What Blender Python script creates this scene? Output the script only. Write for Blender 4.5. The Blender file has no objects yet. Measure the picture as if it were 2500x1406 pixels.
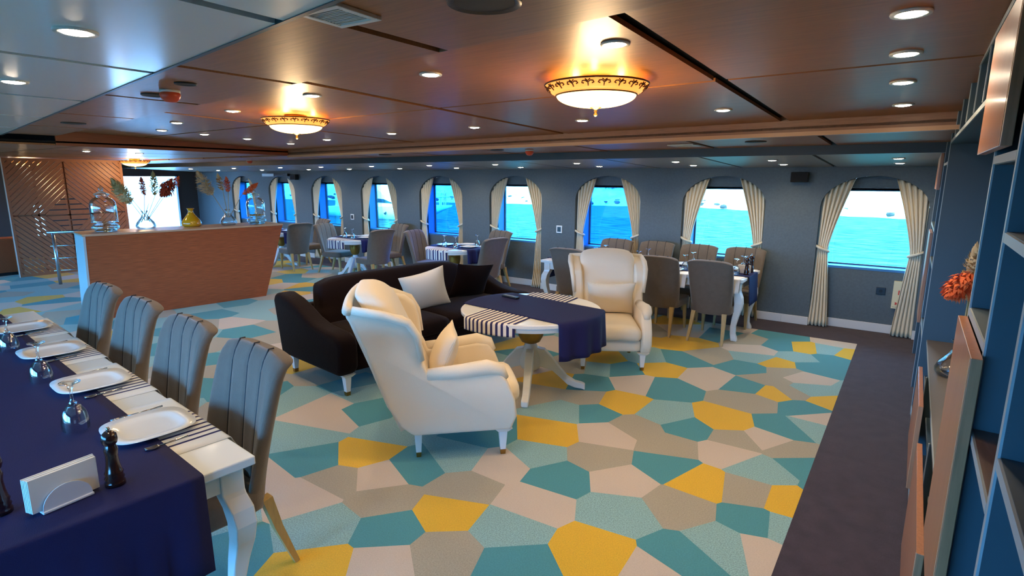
import bpy, bmesh, math, random
from mathutils import Vector, Matrix
random.seed(7)
SC = bpy.context.scene
COL = SC.collection
PI = math.pi
R = math.radians
# ------------------------------------------------------------------ camera, world, exposure
cam = bpy.data.cameras.new('camera'); camo = bpy.data.objects.new('camera', cam); COL.objects.link(camo)
cam.sensor_width = 36.0; cam.lens = 36.0 * 1362.4 / 2500.0; cam.clip_start = 0.02; cam.clip_end = 2000
_yw, _p, _r = -0.61975, 0.194205, 0.002996
_F = Vector((math.sin(_yw) * math.cos(_p), math.cos(_yw) * math.cos(_p), -math.sin(_p)))
_rt = Vector((math.cos(_yw), -math.sin(_yw), 0)); _up = _rt.cross(_F)
_RT = math.cos(_r) * _rt + math.sin(_r) * _up; _UP = -math.sin(_r) * _rt + math.cos(_r) * _up
camo.matrix_world = Matrix(((_RT.x, _UP.x, -_F.x, 0), (_RT.y, _UP.y, -_F.y, 0), (_RT.z, _UP.z, -_F.z, 1.89), (0, 0, 0, 1)))
SC.camera = camo
SC.view_settings.view_transform = 'Standard'; SC.view_settings.look = 'None'
SC.view_settings.exposure = 0.7; SC.view_settings.gamma = 1.0; SC.view_settings.use_curve_mapping = False
try:
    SC.cycles.use_denoising = True; SC.cycles.use_light_tree = True; SC.cycles.max_bounces = 10; SC.cycles.diffuse_bounces = 5
    SC.cycles.transparent_max_bounces = 24; SC.cycles.sample_clamp_indirect = 6.0; SC.cycles.caustics_reflective = False; SC.cycles.caustics_refractive = False
except Exception:
    pass
world = bpy.data.worlds.new('sky'); SC.world = world; world.use_nodes = True
_bg = world.node_tree.nodes['Background']; _bg.inputs[0].default_value = (0.13, 0.47, 1.0, 1); _bg.inputs[1].default_value = 19.0
sun = bpy.data.lights.new('sun', 'SUN'); sun.energy = 9.0; sun.angle = R(2); sun.color = (1, 0.93, 0.82)
suno = bpy.data.objects.new('sun', sun); COL.objects.link(suno); suno.rotation_euler = (R(33), 0, R(-25))   # high, shining out over the sea from behind the boat
W = 8.07                                                             # inner face of the window wall
WX = [-0.41 - 1.765 * k for k in range(9)]                            # window centres along the wall

# ------------------------------------------------------------------ materials
def lin(c):
    return tuple(((x / 255) / 12.92 if x / 255 <= .04045 else ((x / 255 + .055) / 1.055) ** 2.4) for x in c) + (1,)
MATS = {}
def M(name, col, rough=.6, metal=0, bump=0, bscale=60, var=0, vscale=8, coat=0, grain=None, sheen=0, spec=.5, emit=None, estr=0):
    if name in MATS: return MATS[name]
    m = bpy.data.materials.new(name); m.use_nodes = True; nt = m.node_tree; N = nt.nodes; b = N['Principled BSDF']
    b.inputs['Base Color'].default_value = lin(col); b.inputs['Roughness'].default_value = rough; b.inputs['Metallic'].default_value = metal
    b.inputs['Coat Weight'].default_value = coat; b.inputs['Coat Roughness'].default_value = .12; b.inputs['Specular IOR Level'].default_value = spec
    if sheen: b.inputs['Sheen Weight'].default_value = sheen; b.inputs['Sheen Roughness'].default_value = .4
    if emit: b.inputs['Emission Color'].default_value = lin(emit); b.inputs['Emission Strength'].default_value = estr
    tc = N.new('ShaderNodeTexCoord'); vec = tc.outputs['Object']
    if grain:
        mp = N.new('ShaderNodeMapping'); mp.inputs['Scale'].default_value = grain; nt.links.new(vec, mp.inputs[0]); vec = mp.outputs[0]
    if var:
        n = N.new('ShaderNodeTexNoise'); n.inputs['Scale'].default_value = vscale; n.inputs['Detail'].default_value = 6; nt.links.new(vec, n.inputs['Vector'])
        mr = N.new('ShaderNodeMapRange'); mr.inputs['From Min'].default_value = .3; mr.inputs['From Max'].default_value = .7
        mr.inputs['To Min'].default_value = 1 - var; mr.inputs['To Max'].default_value = 1 + var; nt.links.new(n.outputs[0], mr.inputs[0])
        mx = N.new('ShaderNodeMixRGB'); mx.blend_type = 'MULTIPLY'; mx.inputs[0].default_value = 1; mx.inputs[1].default_value = lin(col)
        nt.links.new(mr.outputs[0], mx.inputs[2]); nt.links.new(mx.outputs[0], b.inputs['Base Color'])
    if bump:
        n2 = N.new('ShaderNodeTexNoise'); n2.inputs['Scale'].default_value = bscale; n2.inputs['Detail'].default_value = 3; nt.links.new(tc.outputs['Object'], n2.inputs['Vector'])
        bp = N.new('ShaderNodeBump'); bp.inputs['Strength'].default_value = bump; bp.inputs['Distance'].default_value = .01
        nt.links.new(n2.outputs[0], bp.inputs['Height']); nt.links.new(bp.outputs[0], b.inputs['Normal'])
    MATS[name] = m; return m
def glassy(name, tint, refl=.08, rough=.0, body=0.0):
    """thin clear glass: tinted see-through plus a mirror part that grows at grazing angles"""
    if name in MATS: return MATS[name]
    m = bpy.data.materials.new(name); m.use_nodes = True; nt = m.node_tree; N = nt.nodes; N.remove(N['Principled BSDF'])
    t = N.new('ShaderNodeBsdfTransparent'); t.inputs[0].default_value = tint + (1,)
    g = N.new('ShaderNodeBsdfGlossy'); g.inputs['Roughness'].default_value = rough; g.inputs[0].default_value = (1, 1, 1, 1)
    lw = N.new('ShaderNodeLayerWeight'); lw.inputs[0].default_value = .25
    ma = N.new('ShaderNodeMath'); ma.operation = 'MULTIPLY_ADD'; ma.inputs[1].default_value = .75; ma.inputs[2].default_value = refl; ma.use_clamp = True
    nt.links.new(lw.outputs['Fresnel'], ma.inputs[0])
    mx = N.new('ShaderNodeMixShader'); nt.links.new(ma.outputs[0], mx.inputs[0]); nt.links.new(t.outputs[0], mx.inputs[1]); nt.links.new(g.outputs[0], mx.inputs[2])
    nt.links.new(mx.outputs[0], N['Material Output'].inputs[0]); MATS[name] = m; return m
def emitm(name, col, s):
    if name in MATS: return MATS[name]
    m = bpy.data.materials.new(name); m.use_nodes = True; nt = m.node_tree; nt.nodes.remove(nt.nodes['Principled BSDF'])
    e = nt.nodes.new('ShaderNodeEmission'); e.inputs[0].default_value = lin(col); e.inputs[1].default_value = s
    nt.links.new(e.outputs[0], nt.nodes['Material Output'].inputs[0]); MATS[name] = m; return m
def stripes(name, base, line, axis, x0, x1, period, duty):
    """printed stripes along a cloth: navy lines where x0 < object coordinate < x1"""
    if name in MATS: return MATS[name]
    m = bpy.data.materials.new(name); m.use_nodes = True; nt = m.node_tree; N = nt.nodes; L = nt.links; b = N['Principled BSDF']; b.inputs['Roughness'].default_value = .8
    tc = N.new('ShaderNodeTexCoord'); sx = N.new('ShaderNodeSeparateXYZ'); L.new(tc.outputs['Object'], sx.inputs[0]); v = sx.outputs[axis]
    def math_(op, a, bb):
        n = N.new('ShaderNodeMath'); n.operation = op
        if isinstance(a, (int, float)): n.inputs[0].default_value = a
        else: L.new(a, n.inputs[0])
        if isinstance(bb, (int, float)): n.inputs[1].default_value = bb
        else: L.new(bb, n.inputs[1])
        return n.outputs[0]
    fr = math_('FRACT', math_('DIVIDE', math_('ADD', v, 100 * period), period), 0)
    s = math_('LESS_THAN', fr, duty); s = math_('MULTIPLY', s, math_('GREATER_THAN', v, x0)); s = math_('MULTIPLY', s, math_('LESS_THAN', v, x1))
    mx = N.new('ShaderNodeMixRGB'); L.new(s, mx.inputs[0]); mx.inputs[1].default_value = lin(base); mx.inputs[2].default_value = lin(line); L.new(mx.outputs[0], b.inputs['Base Color'])
    MATS[name] = m; return m

wood_ceiling = M('wood_ceiling', (150, 96, 54), .45, var=.2, vscale=5, grain=(1.2, 26, 10), coat=.05)
wood_beam = M('wood_beam', (150, 104, 74), .45, var=.15, vscale=5, grain=(1.2, 26, 26))
white_gloss = M('white_gloss_laminate', (216, 234, 236), .22, coat=.2)
dark_gap = M('dark_joint', (12, 11, 11), .8)
band_blue = M('grey_blue_fascia', (52, 66, 76), .5)
grey_ceiling = M('grey_ceiling_panel', (134, 128, 118), .4, var=.05)
wall_mat = M('grey_wallpaper', (88, 99, 103), .75, bump=.35, bscale=160, var=.08, vscale=40)
reveal_mat = M('blue_window_reveal', (58, 118, 170), .5)
base_white = M('white_skirting', (214, 208, 198), .45)
white_lac = M('white_lacquer', (226, 226, 220), .3, coat=.2)
cream_fab = M('cream_fabric', (228, 216, 194), .9, bump=.25, bscale=260, sheen=.25)
cream_pillow = M('cream_pillow_linen', (228, 214, 190), .9, bump=.3, bscale=300)
velvet = M('dark_brown_velvet', (20, 9, 10), .8, bump=.2, bscale=60, sheen=.05, spec=.1)
taupe = M('taupe_chair_fabric', (104, 92, 80), .85, bump=.25, bscale=260, sheen=.3, var=.06, vscale=20)
seam_mat = M('dark_piping', (24, 26, 32), .7)
leg_wood = M('pale_oak', (186, 156, 98), .45, var=.1, grain=(8, 8, 1.5))
brass = M('brass', (158, 122, 62), .35, metal=.9)
gold = M('antique_gold', (150, 116, 52), .4, metal=.75, var=.12, vscale=14)
navy = M('navy_cloth', (21, 23, 72), .75, bump=.25, bscale=300, spec=.3)
porcelain = M('porcelain', (236, 234, 228), .12, coat=.4)
steel = M('polished_steel', (190, 190, 190), .18, metal=1)
mill_wood = M('dark_mill_wood', (44, 20, 16), .22, coat=.5)
paper = M('white_napkin', (232, 228, 220), .8)
acryl = M('frosted_acrylic', (214, 214, 218), .3)
curtain_mat = M('beige_curtain', (218, 203, 174), .85, bump=.15, bscale=120)
bar_wood = M('bar_wood', (146, 76, 42), .4, var=.28, vscale=4, grain=(1.4, 26, 26), coat=.1)
bar_side = M('bar_grey_side', (172, 178, 174), .45)
shelf_mat = M('dark_blue_grey_board', (52, 70, 80), .5)
shelf_edge = M('pale_board_edge', (150, 158, 160), .5)
door_wood = M('shelf_door_wood', (168, 112, 78), .32, var=.14, vscale=5, grain=(22, 22, 1.3), coat=.2)
shelf_wood = M('shelf_wood_inlay', (110, 84, 66), .4, var=.12, vscale=5, grain=(20, 2, 20))
black_pl = M('black_plastic', (18, 18, 20), .4)
white_pl = M('white_plastic', (220, 220, 214), .4)
orange_pl = M('orange_plastic', (214, 78, 40), .35)
screen_wood = M('screen_wood', (160, 106, 74), .45, var=.12, vscale=6, grain=(12, 2, 12))
chrome = M('brushed_steel', (196, 200, 202), .25, metal=.9)
clear = glassy('clear_glass', (.96, .98, .98), .05)
lamp_led = emitm('led_disc', (255, 236, 205), 60)
lamp_bowl = emitm('lit_alabaster', (255, 196, 106), 5.5)

# ------------------------------------------------------------------ mesh helpers
class MB:
    def __init__(s): s.v = []; s.f = []
    def add(s, vs, fs, mat=None):
        o = len(s.v); s.v += [tuple(mat @ Vector(p)) if mat else tuple(p) for p in vs]; s.f += [tuple(i + o for i in q) for q in fs]; return s
    def box(s, x0, x1, y0, y1, z0, z1, mat=None):
        return s.add([(x0, y0, z0), (x1, y0, z0), (x1, y1, z0), (x0, y1, z0), (x0, y0, z1), (x1, y0, z1), (x1, y1, z1), (x0, y1, z1)],
                     [(0, 3, 2, 1), (4, 5, 6, 7), (0, 1, 5, 4), (1, 2, 6, 5), (2, 3, 7, 6), (3, 0, 4, 7)], mat)
    def hexa(s, b, t):
        return s.add(list(b) + list(t), [(0, 3, 2, 1), (4, 5, 6, 7), (0, 1, 5, 4), (1, 2, 6, 5), (2, 3, 7, 6), (3, 0, 4, 7)])
    def prism(s, poly, lo, hi, axis='x'):
        n = len(poly)
        def P(a, b, t): return {'x': (t, a, b), 'y': (a, t, b), 'z': (a, b, t)}[axis]
        vs = [P(a, b, lo) for a, b in poly] + [P(a, b, hi) for a, b in poly]
        fs = [tuple(range(n))[::-1], tuple(range(n, 2 * n))] + [(i, (i + 1) % n, n + (i + 1) % n, n + i) for i in range(n)]
        return s.add(vs, fs)
    def lathe(s, prof, n=24, at=(0, 0, 0)):
        vs = []; fs = []; idx = []
        for r, z in prof:
            if r < 1e-5: idx.append([len(vs)]); vs.append((at[0], at[1], at[2] + z))
            else:
                idx.append(list(range(len(vs), len(vs) + n)))
                vs += [(at[0] + r * math.cos(2 * PI * k / n), at[1] + r * math.sin(2 * PI * k / n), at[2] + z) for k in range(n)]
        for a, b in zip(idx, idx[1:]):
            for k in range(n):
                k2 = (k + 1) % n
                if len(a) == 1 and len(b) == 1: continue
                if len(a) == 1: fs.append((a[0], b[k2], b[k]))
                elif len(b) == 1: fs.append((a[k], a[k2], b[0]))
                else: fs.append((a[k], a[k2], b[k2], b[k]))
        return s.add(vs, fs)
    def tube(s, pts, rad, n=8, caps=True, sq=False):
        pts = [Vector(p) for p in pts]; m = len(pts)
        if not isinstance(rad, (list, tuple)): rad = [rad] * m
        vs = []; fs = []; ref = None
        for i, p in enumerate(pts):
            d = (pts[min(i + 1, m - 1)] - pts[max(i - 1, 0)]).normalized()
            if ref is None: ref = Vector((0, 0, 1)) if abs(d.z) < .8 else Vector((1, 0, 0))
            a = (ref - d * ref.dot(d)).normalized(); b = d.cross(a); ref = a
            for k in range(n):
                t = 2 * PI * (k + (.5 if sq else 0)) / n; vs.append(p + (a * math.cos(t) + b * math.sin(t)) * rad[i])
        for i in range(m - 1):
            for k in range(n):
                fs.append((i * n + k, i * n + (k + 1) % n, (i + 1) * n + (k + 1) % n, (i + 1) * n + k))
        if caps: fs += [tuple(range(n))[::-1], tuple(range((m - 1) * n, m * n))]
        return s.add(vs, fs)
    def grid(s, fn, nu, nv, flip=False):
        vs = [fn(i / nu, j / nv) for j in range(nv + 1) for i in range(nu + 1)]; fs = []
        for j in range(nv):
            for i in range(nu):
                a = j * (nu + 1) + i; q = (a, a + 1, a + nu + 2, a + nu + 1); fs.append(q[::-1] if flip else q)
        return s.add(vs, fs)
    def rbox(s, sx, sy, sz, r, n=6, fn=None, at=(0, 0, 0)):
        """soft block: a box of full size sx, sy, sz with rounded edges, bent by fn"""
        vs = {}; out = []; fs = []
        h = (sx / 2, sy / 2, sz / 2)
        def vid(i, j, k):
            if (i, j, k) not in vs:
                p = [(2 * t / n - 1) for t in (i, j, k)]
                q = []
                for c, hh in zip(p, h): q.append(c * hh)
                inner = [max(-(hh - r), min(hh - r, c)) for c, hh in zip(q, h)]
                d = Vector([a - b for a, b in zip(q, inner)])
                if d.length > 1e-9: d = d.normalized() * r
                P = Vector(inner) + d
                P = Vector(fn(P)) if fn else P
                vs[(i, j, k)] = len(out); out.append((P.x + at[0], P.y + at[1], P.z + at[2]))
            return vs[(i, j, k)]
        for a in range(n):
            for b in range(n):
                fs.append((vid(a, b, 0), vid(a, b + 1, 0), vid(a + 1, b + 1, 0), vid(a + 1, b, 0)))
                fs.append((vid(a, b, n), vid(a + 1, b, n), vid(a + 1, b + 1, n), vid(a, b + 1, n)))
                fs.append((vid(a, 0, b), vid(a + 1, 0, b), vid(a + 1, 0, b + 1), vid(a, 0, b + 1)))
                fs.append((vid(a, n, b), vid(a, n, b + 1), vid(a + 1, n, b + 1), vid(a + 1, n, b)))
                fs.append((vid(0, a, b), vid(0, a, b + 1), vid(0, a + 1, b + 1), vid(0, a + 1, b)))
                fs.append((vid(n, a, b), vid(n, a + 1, b), vid(n, a + 1, b + 1), vid(n, a, b + 1)))
        return s.add(out, fs)
    def mesh(s, name, mat, smooth=False):
        me = bpy.data.meshes.new(name); me.from_pydata(s.v, [], s.f); me.update()
        bm = bmesh.new(); bm.from_mesh(me); bmesh.ops.recalc_face_normals(bm, faces=bm.faces); bm.to_mesh(me); bm.free()
        for m in (mat if isinstance(mat, (list, tuple)) else [mat]): me.materials.append(m)
        if smooth: me.polygons.foreach_set('use_smooth', [True] * len(me.polygons))
        return me
    def build(s, name, mat, parent=None, smooth=False, bevel=0, solid=0, sub=0, loc=None, rz=None, segs=2):
        o = bpy.data.objects.new(name, s.mesh(name, mat, smooth)); COL.objects.link(o); o.parent = parent
        if loc: o.location = loc
        if rz is not None: o.rotation_euler.z = rz
        if solid: q = o.modifiers.new('thickness', 'SOLIDIFY'); q.thickness = solid; q.offset = 0
        if bevel: q = o.modifiers.new('bevel', 'BEVEL'); q.width = bevel; q.segments = segs; q.limit_method = 'ANGLE'; q.angle_limit = R(35)
        if sub: q = o.modifiers.new('subdivision', 'SUBSURF'); q.levels = sub; q.render_levels = sub
        return o
def tag(o, label=None, cat=None, group=None, kind=None):
    if label: o['label'] = label
    if cat: o['category'] = cat
    if group: o['group'] = group
    if kind: o['kind'] = kind
    return o
def thing(name, label, cat, loc=(0, 0, 0), rz=0, group=None):
    o = bpy.data.objects.new(name, None); o.empty_display_size = .1; COL.objects.link(o); o.location = loc; o.rotation_euler.z = rz
    return tag(o, label, cat, group)
def kids(o):
    return [c for c in bpy.data.objects if c.parent == o]
def copy_tree(o, parent=None, ch=None):
    c = o.copy(); COL.objects.link(c); c.parent = parent
    for k in (kids(o)): copy_tree(k, c)
    return c
def again(proto, label, loc, rz=0, group=None):
    c = copy_tree(proto); c.location = loc; c.rotation_euler = (0, 0, rz); c['label'] = label
    if group: c['group'] = group
    return c
def struct(o): return tag(o, kind='structure')

# ------------------------------------------------------------------ floor: patterned carpet, dark border
struct(MB().box(-18, .8, -5, 8.6, -.12, -.004).build('floor', M('deck', (40, 38, 40), .9)))
def carpet_mat(name, col, var, vs=140):
    return M(name, col, .95, bump=.5, bscale=420, var=var, vscale=vs, sheen=.15, spec=.2)
CM = [carpet_mat('carpet_teal', (80, 146, 150), .13), carpet_mat('carpet_light_teal', (142, 178, 172), .34), carpet_mat('carpet_yellow', (226, 178, 44), .12),
      carpet_mat('carpet_beige', (204, 186, 164), .07), carpet_mat('carpet_grey_beige', (170, 160, 136), .17)]
SEED_TXT = "-2.94,2.34,2 -3.15,2.07,0 -3.49,2.28,1 -3.56,2.52,3 -3.46,2.81,0 -3.05,2.68,1 -2.80,1.97,4 -2.60,2.20,3 -2.80,1.80,3 -2.51,2.41,0 -2.37,2.68,1 -2.07,2.78,3 -2.44,3.08,0 -1.95,3.03,1 -2.05,3.36,2 -1.68,3.59,3 -1.58,3.25,4 -1.67,2.86,0 -1.32,3.06,3 -1.15,3.40,0 -0.91,3.33,2 -1.25,3.70,4 -0.86,3.83,3 -0.87,4.09,4 -1.24,4.07,0 -1.03,4.36,2 -1.55,3.85,4 -1.45,4.19,1 -0.69,4.22,3 -2.38,2.02,4 -1.99,2.16,2 -2.08,2.40,4 -1.64,2.51,3 -1.18,2.74,1 -0.93,2.99,4 -0.63,3.39,4 -0.64,3.73,1 -2.44,1.65,1 -2.15,1.84,0 -1.62,2.24,1 -2.19,1.42,2 -1.96,1.62,3 -1.76,1.87,4 -1.41,2.00,0 -1.13,2.33,2 -0.75,2.54,0 -0.60,2.78,1 -0.81,2.35,3 -0.99,6.14,2 -1.19,5.82,0 -0.63,6.22,0 -0.86,5.89,4 -0.72,5.83,3 -1.07,6.84,0 -0.83,6.89,2 -0.60,6.93,1 -0.42,6.90,2 -0.53,6.66,0 -1.16,7.34,0 -1.27,6.52,3 -1.06,5.26,0 -0.85,5.24,2 -0.58,5.49,1 -0.54,5.01,0 -0.40,5.29,2 -0.62,4.49,0 -0.42,4.63,1 -0.40,4.87,3 -0.51,4.13,4 -0.39,3.97,0 -0.41,3.40,2 -0.52,3.09,0 -0.39,3.11,1 -0.44,2.84,3 -0.71,5.35,4 -1.20,6.21,1 -0.84,6.51,1 -0.94,5.58,4 -0.97,4.94,4 -3.92,2.76,3 -4.15,2.73,1 -3.90,3.01,1 -4.12,3.09,0 -2.60,4.36,2 -2.33,4.45,0 -2.53,4.00,4 -2.22,5.04,0 -2.52,5.21,2 -1.92,5.26,2 -1.92,4.75,3 -1.88,4.20,2 -1.97,3.92,0 -2.16,4.13,4 -1.70,4.80,0 -2.17,3.81,1 -2.44,4.94,1 -2.67,4.84,4 -2.16,5.54,1 -3.33,4.97,0 -3.26,5.34,3 -3.56,5.11,2"
def clip(poly, nx, ny, d):                      # keep nx*x + ny*y <= d
    out = []
    for i in range(len(poly)):
        a, b = poly[i], poly[(i + 1) % len(poly)]; da = nx * a[0] + ny * a[1] - d; db = nx * b[0] + ny * b[1] - d
        if da <= 0: out.append(a)
        if (da < 0 < db) or (db < 0 < da): t = da / (da - db); out.append((a[0] + t * (b[0] - a[0]), a[1] + t * (b[1] - a[1])))
    return out
CX0, CX1, CY0, CY1 = -16.9, -.36, -4.9, 7.46
seeds = [tuple(float(q) for q in t.split(',')) for t in SEED_TXT.split()]
rng = random.Random(3); tries = 0
cell = {}
def _k(x, y): return (int(math.floor(x / .5)), int(math.floor(y / .5)))
for sd in seeds: cell.setdefault(_k(sd[0], sd[1]), []).append(sd)
def near(x, y, r=1):
    a, b = _k(x, y); return [s for i in range(-r, r + 1) for j in range(-r, r + 1) for s in cell.get((a + i, b + j), [])]
gx = CX0 - .6
while gx < CX1 + .7:
    gy = CY0 - .6
    while gy < CY1 + .7:
        x, y = gx + rng.uniform(-.17, .17), gy + rng.uniform(-.17, .17)
        if all((x - s[0]) ** 2 + (y - s[1]) ** 2 > .10 for s in near(x, y)):
            c = rng.choices((0, 1, 2, 3, 4), (24, 26, 15, 17, 18))[0]
            if any(s[2] == c and (x - s[0]) ** 2 + (y - s[1]) ** 2 < .35 for s in near(x, y)): c = rng.choice([q for q in (0, 1, 3, 4) if q != c])
            sd = (x, y, c); seeds.append(sd); cell.setdefault(_k(x, y), []).append(sd)
        gy += .40
    gx += .40
cb = MB(); cmi = []
for x, y, c in seeds:
    poly = [(x - 1.2, y - 1.2), (x + 1.2, y - 1.2), (x + 1.2, y + 1.2), (x - 1.2, y + 1.2)]
    for s in near(x, y, 2):
        dx, dy = s[0] - x, s[1] - y
        if dx or dy: poly = clip(poly, dx, dy, (s[0] ** 2 + s[1] ** 2 - x * x - y * y) / 2)
        if len(poly) < 3: break
    for n in ((1, 0, CX1), (-1, 0, -CX0), (0, 1, CY1), (0, -1, -CY0)):
        if len(poly) >= 3: poly = clip(poly, *n)
    if len(poly) >= 3: cb.add([(a, b, 0) for a, b in poly], [tuple(range(len(poly)))]); cmi.append(int(c))
carpet = cb.build('floor_carpet', CM); struct(carpet)
carpet.data.polygons.foreach_set('material_index', cmi)
for p in carpet.data.polygons:
    if p.normal.z < 0: p.flip()
border_mat = M('dark_violet_border_carpet', (64, 52, 58), .95, bump=.6, bscale=320, var=.22, vscale=9, sheen=.2, spec=.2)
b = MB(); b.box(CX1, .7, -4.9, CY1, -.004, .0005); b.box(-16.9, .7, CY1, 8.26, -.004, .0005); struct(b.build('floor_border', border_mat))

# ------------------------------------------------------------------ window wall with arched niches
HW, SPR, APX, ND = .56, 1.55, 1.93, .15         # niche half width, spring height, apex, depth
PW, PZ0, PZ1 = .47, .80, 1.76                    # pane half width, sill and head height
ZT = 2.3
def arch(n=16): return [(HW * math.cos(PI - PI * k / n), SPR + (APX - SPR) * math.sin(PI * k / n)) for k in range(n + 1)]
wb = MB()
edges = [-17.0] + [0.5 * (WX[k] + WX[k + 1]) for k in range(7, -1, -1)] + [.62]
cs = WX[::-1]; edges = [-17.0] + [.5 * (cs[k] + cs[k + 1]) for k in range(8)] + [.62]
for k, cx in enumerate(cs):
    xl, xr = edges[k], edges[k + 1]
    wb.add([(xl, W, 0), (cx - HW, W, 0), (cx - HW, W, ZT), (xl, W, ZT)], [(0, 1, 2, 3)])
    wb.add([(cx + HW, W, 0), (xr, W, 0), (xr, W, ZT), (cx + HW, W, ZT)], [(0, 1, 2, 3)])
    A = arch()
    for (x0, z0), (x1, z1) in zip(A, A[1:]):
        wb.add([(cx + x0, W, z0), (cx + x1, W, z1), (cx + x1, W, ZT), (cx + x0, W, ZT)], [(0, 1, 2, 3)])
    prof = [(-HW, 0)] + A + [(HW, 0)]
    for (x0, z0), (x1, z1) in zip(prof, prof[1:]):
        wb.add([(cx + x0, W, z0), (cx + x1, W, z1), (cx + x1, W + ND, z1), (cx + x0, W + ND, z0)], [(0, 1, 2, 3)])
    Y = W + ND
    for a, b_, c, d in ((-HW, -PW, 0, SPR), (PW, HW, 0, SPR), (-PW, PW, 0, PZ0)): wb.add([(cx + a, Y, c), (cx + b_, Y, c), (cx + b_, Y, d), (cx + a, Y, d)], [(0, 1, 2, 3)])
    up = [p for p in A if abs(p[0]) < PW and p[1] > PZ1]
    def az(x): return SPR + (APX - SPR) * math.sqrt(max(0, 1 - (x / HW) ** 2))
    xs = [-PW + 2 * PW * i / 16 for i in range(17)]
    for x0, x1 in zip(xs, xs[1:]): wb.add([(cx + x0, Y, min(PZ1, az(x0))), (cx + x1, Y, min(PZ1, az(x1))), (cx + x1, Y, az(x1)), (cx + x0, Y, az(x0))], [(0, 1, 2, 3)])
    for sgn in (-1, 1):
        xs = [sgn * (PW + (HW - PW) * i / 6) for i in range(7)]
        for x0, x1 in zip(xs, xs[1:]): wb.add([(cx + x0, Y, SPR), (cx + x1, Y, SPR), (cx + x1, Y, az(x1)), (cx + x0, Y, az(x0))], [(0, 1, 2, 3)])
wo = bpy.data.objects.new('wall_right', None); wo = wb.build('wall_right', wall_mat); struct(wo)
# skirting: a length on each pier and one in each niche
sk = MB()
for k, cx in enumerate(cs):
    sk.box(edges[k], cx - HW, W - .015, W, 0, .11) if k == 0 else sk.box(edges[k] - .0, cx - HW, W - .015, W, 0, .11)
    sk.box(cx + HW, min(edges[k + 1], .2), W - .015, W, 0, .11) if cx + HW < .2 else None
    sk.box(cx - HW, cx + HW, W + ND - .015, W + ND, 0, .11)
struct(sk.build('baseboard_right', base_white, bevel=.004))
tints = {0: (.80, 1, .98), 1: (.80, 1, .98), 2: (.20, .62, .95), 3: (.62, .93, 1), 4: (.18, .60, .95), 5: (.62, .95, 1), 6: (.30, .78, 1), 7: (.30, .78, 1), 8: (.30, .78, 1)}
for k, cx in enumerate(WX):
    w = thing('window_%d' % (k + 1), None, None, (cx, W + ND, 0)); struct(w)
    D = .22
    b = MB()
    b.box(-PW - .02, -PW, 0, D, PZ0, PZ1); b.box(PW, PW + .02, 0, D, PZ0, PZ1); b.box(-PW - .02, PW + .02, 0, D, PZ1, PZ1 + .02)
    b.build('window_reveal', reveal_mat, w)
    MB().box(-PW - .02, PW + .02, -.004, D, PZ0 - .03, PZ0).build('window_sill', reveal_mat, w)
    f = MB(); t = .018
    f.box(-PW, -PW + t, D - .03, D, PZ0, PZ1); f.box(PW - t, PW, D - .03, D, PZ0, PZ1); f.box(-PW, PW, D - .03, D, PZ0, PZ0 + t); f.box(-PW, PW, D - .03, D, PZ1 - t, PZ1)
    f.build('window_frame', M('dark_window_frame', (60, 78, 92), .4), w)
    MB().box(-PW + t, PW - t, D - .02, D - .012, PZ0 + t, PZ1 - t).build('pane', glassy('window_glass_%s' % str(tints[k]), tints[k], .04), w)
    # light portal in the opening, so that the daylight through the pane is sampled well
    pl = bpy.data.lights.new('portal', 'AREA'); pl.shape = 'RECTANGLE'; pl.size = 2 * PW; pl.size_y = PZ1 - PZ0; pl.cycles.is_portal = True
    po = bpy.data.objects.new('daylight_portal', pl); COL.objects.link(po); po.parent = w; po.location = (0, D + .02, .5 * (PZ0 + PZ1)); po.rotation_euler = (R(-90), 0, 0)
# curtains: two tied panels in each niche
def curtain(side, seed):
    """hangs from the arch, gathered to the outer side by a tie at 1.0 m, falling to the floor; side -1 left, +1 right; local origin on the niche centre line"""
    rr = random.Random(seed); ph = rr.uniform(0, 6); flare = rr.uniform(.17, .24)
    def wid(z):
        if z > 1.0: t = (z - 1.0) / .8; return .115 + .20 * t ** 1.25 + .0 * t
        t = (1.0 - z) / 1.0; return .115 + flare * .55 * t ** .9
    def out(z): return HW - .012 + (.03 * (1 - z / 1.0) if z < 1.0 else 0)
    def fn(u, v):
        ztop = None
        x_o = HW - .01
        topx = x_o - u * .33
        zt = SPR + (APX - SPR) * math.sqrt(max(0, 1 - (topx / HW) ** 2)) - .004
        z = .012 + (zt - .012) * v
        x = out(z) - u * wid(z)
        amp = .016 + .012 * abs(z - 1.0); amp *= .45 if abs(z - 1) < .05 else 1
        y = .055 + amp * math.sin(ph + u * 2 * PI * 5.5) - .05 * max(0, (.35 - z) / .35) ** 1.5
        x += .006 * math.sin(ph + u * 2 * PI * 11 + 1)
        return (side * x, y, z)
    m = MB().grid(fn, 44, 30)
    return m
for k, cx in enumerate(WX):
    ordn = ['closest to the dark shelf unit', 'behind the right end of the long table', 'with blue glass behind the cream wing chair', 'left of the framed wall thermostat', 'with two figures on a bow outside', 'with the white yacht outside',
            'third from the far end wall', 'second from the far end wall', 'beside the far end wall'][k]
    for side, sn in ((-1, 'left'), (1, 'right')):
        if k == 7 and side == -1: pass
        c = thing('curtain', 'beige %s curtain tied back, arched window %s' % (sn, ordn), 'curtain', (cx, W + .005, 0), 0, 'tied curtains in the arched windows')
        curtain(side, k * 2 + side).build('curtain_panel', curtain_mat, c, smooth=True, solid=.004)
        xo = HW + .004; xi = HW - .14
        b = MB(); b.tube([(side * xo, .02, 1.05), (side * (xo - .06), .012, 1.02), (side * xi, .03, .985), (side * (xi - .005), .07, .98), (side * (xi + .05), .095, 1.0), (side * xo, .09, 1.04)], .017, 6)
        b.build('tie_band', curtain_mat, c, smooth=True)
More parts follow.
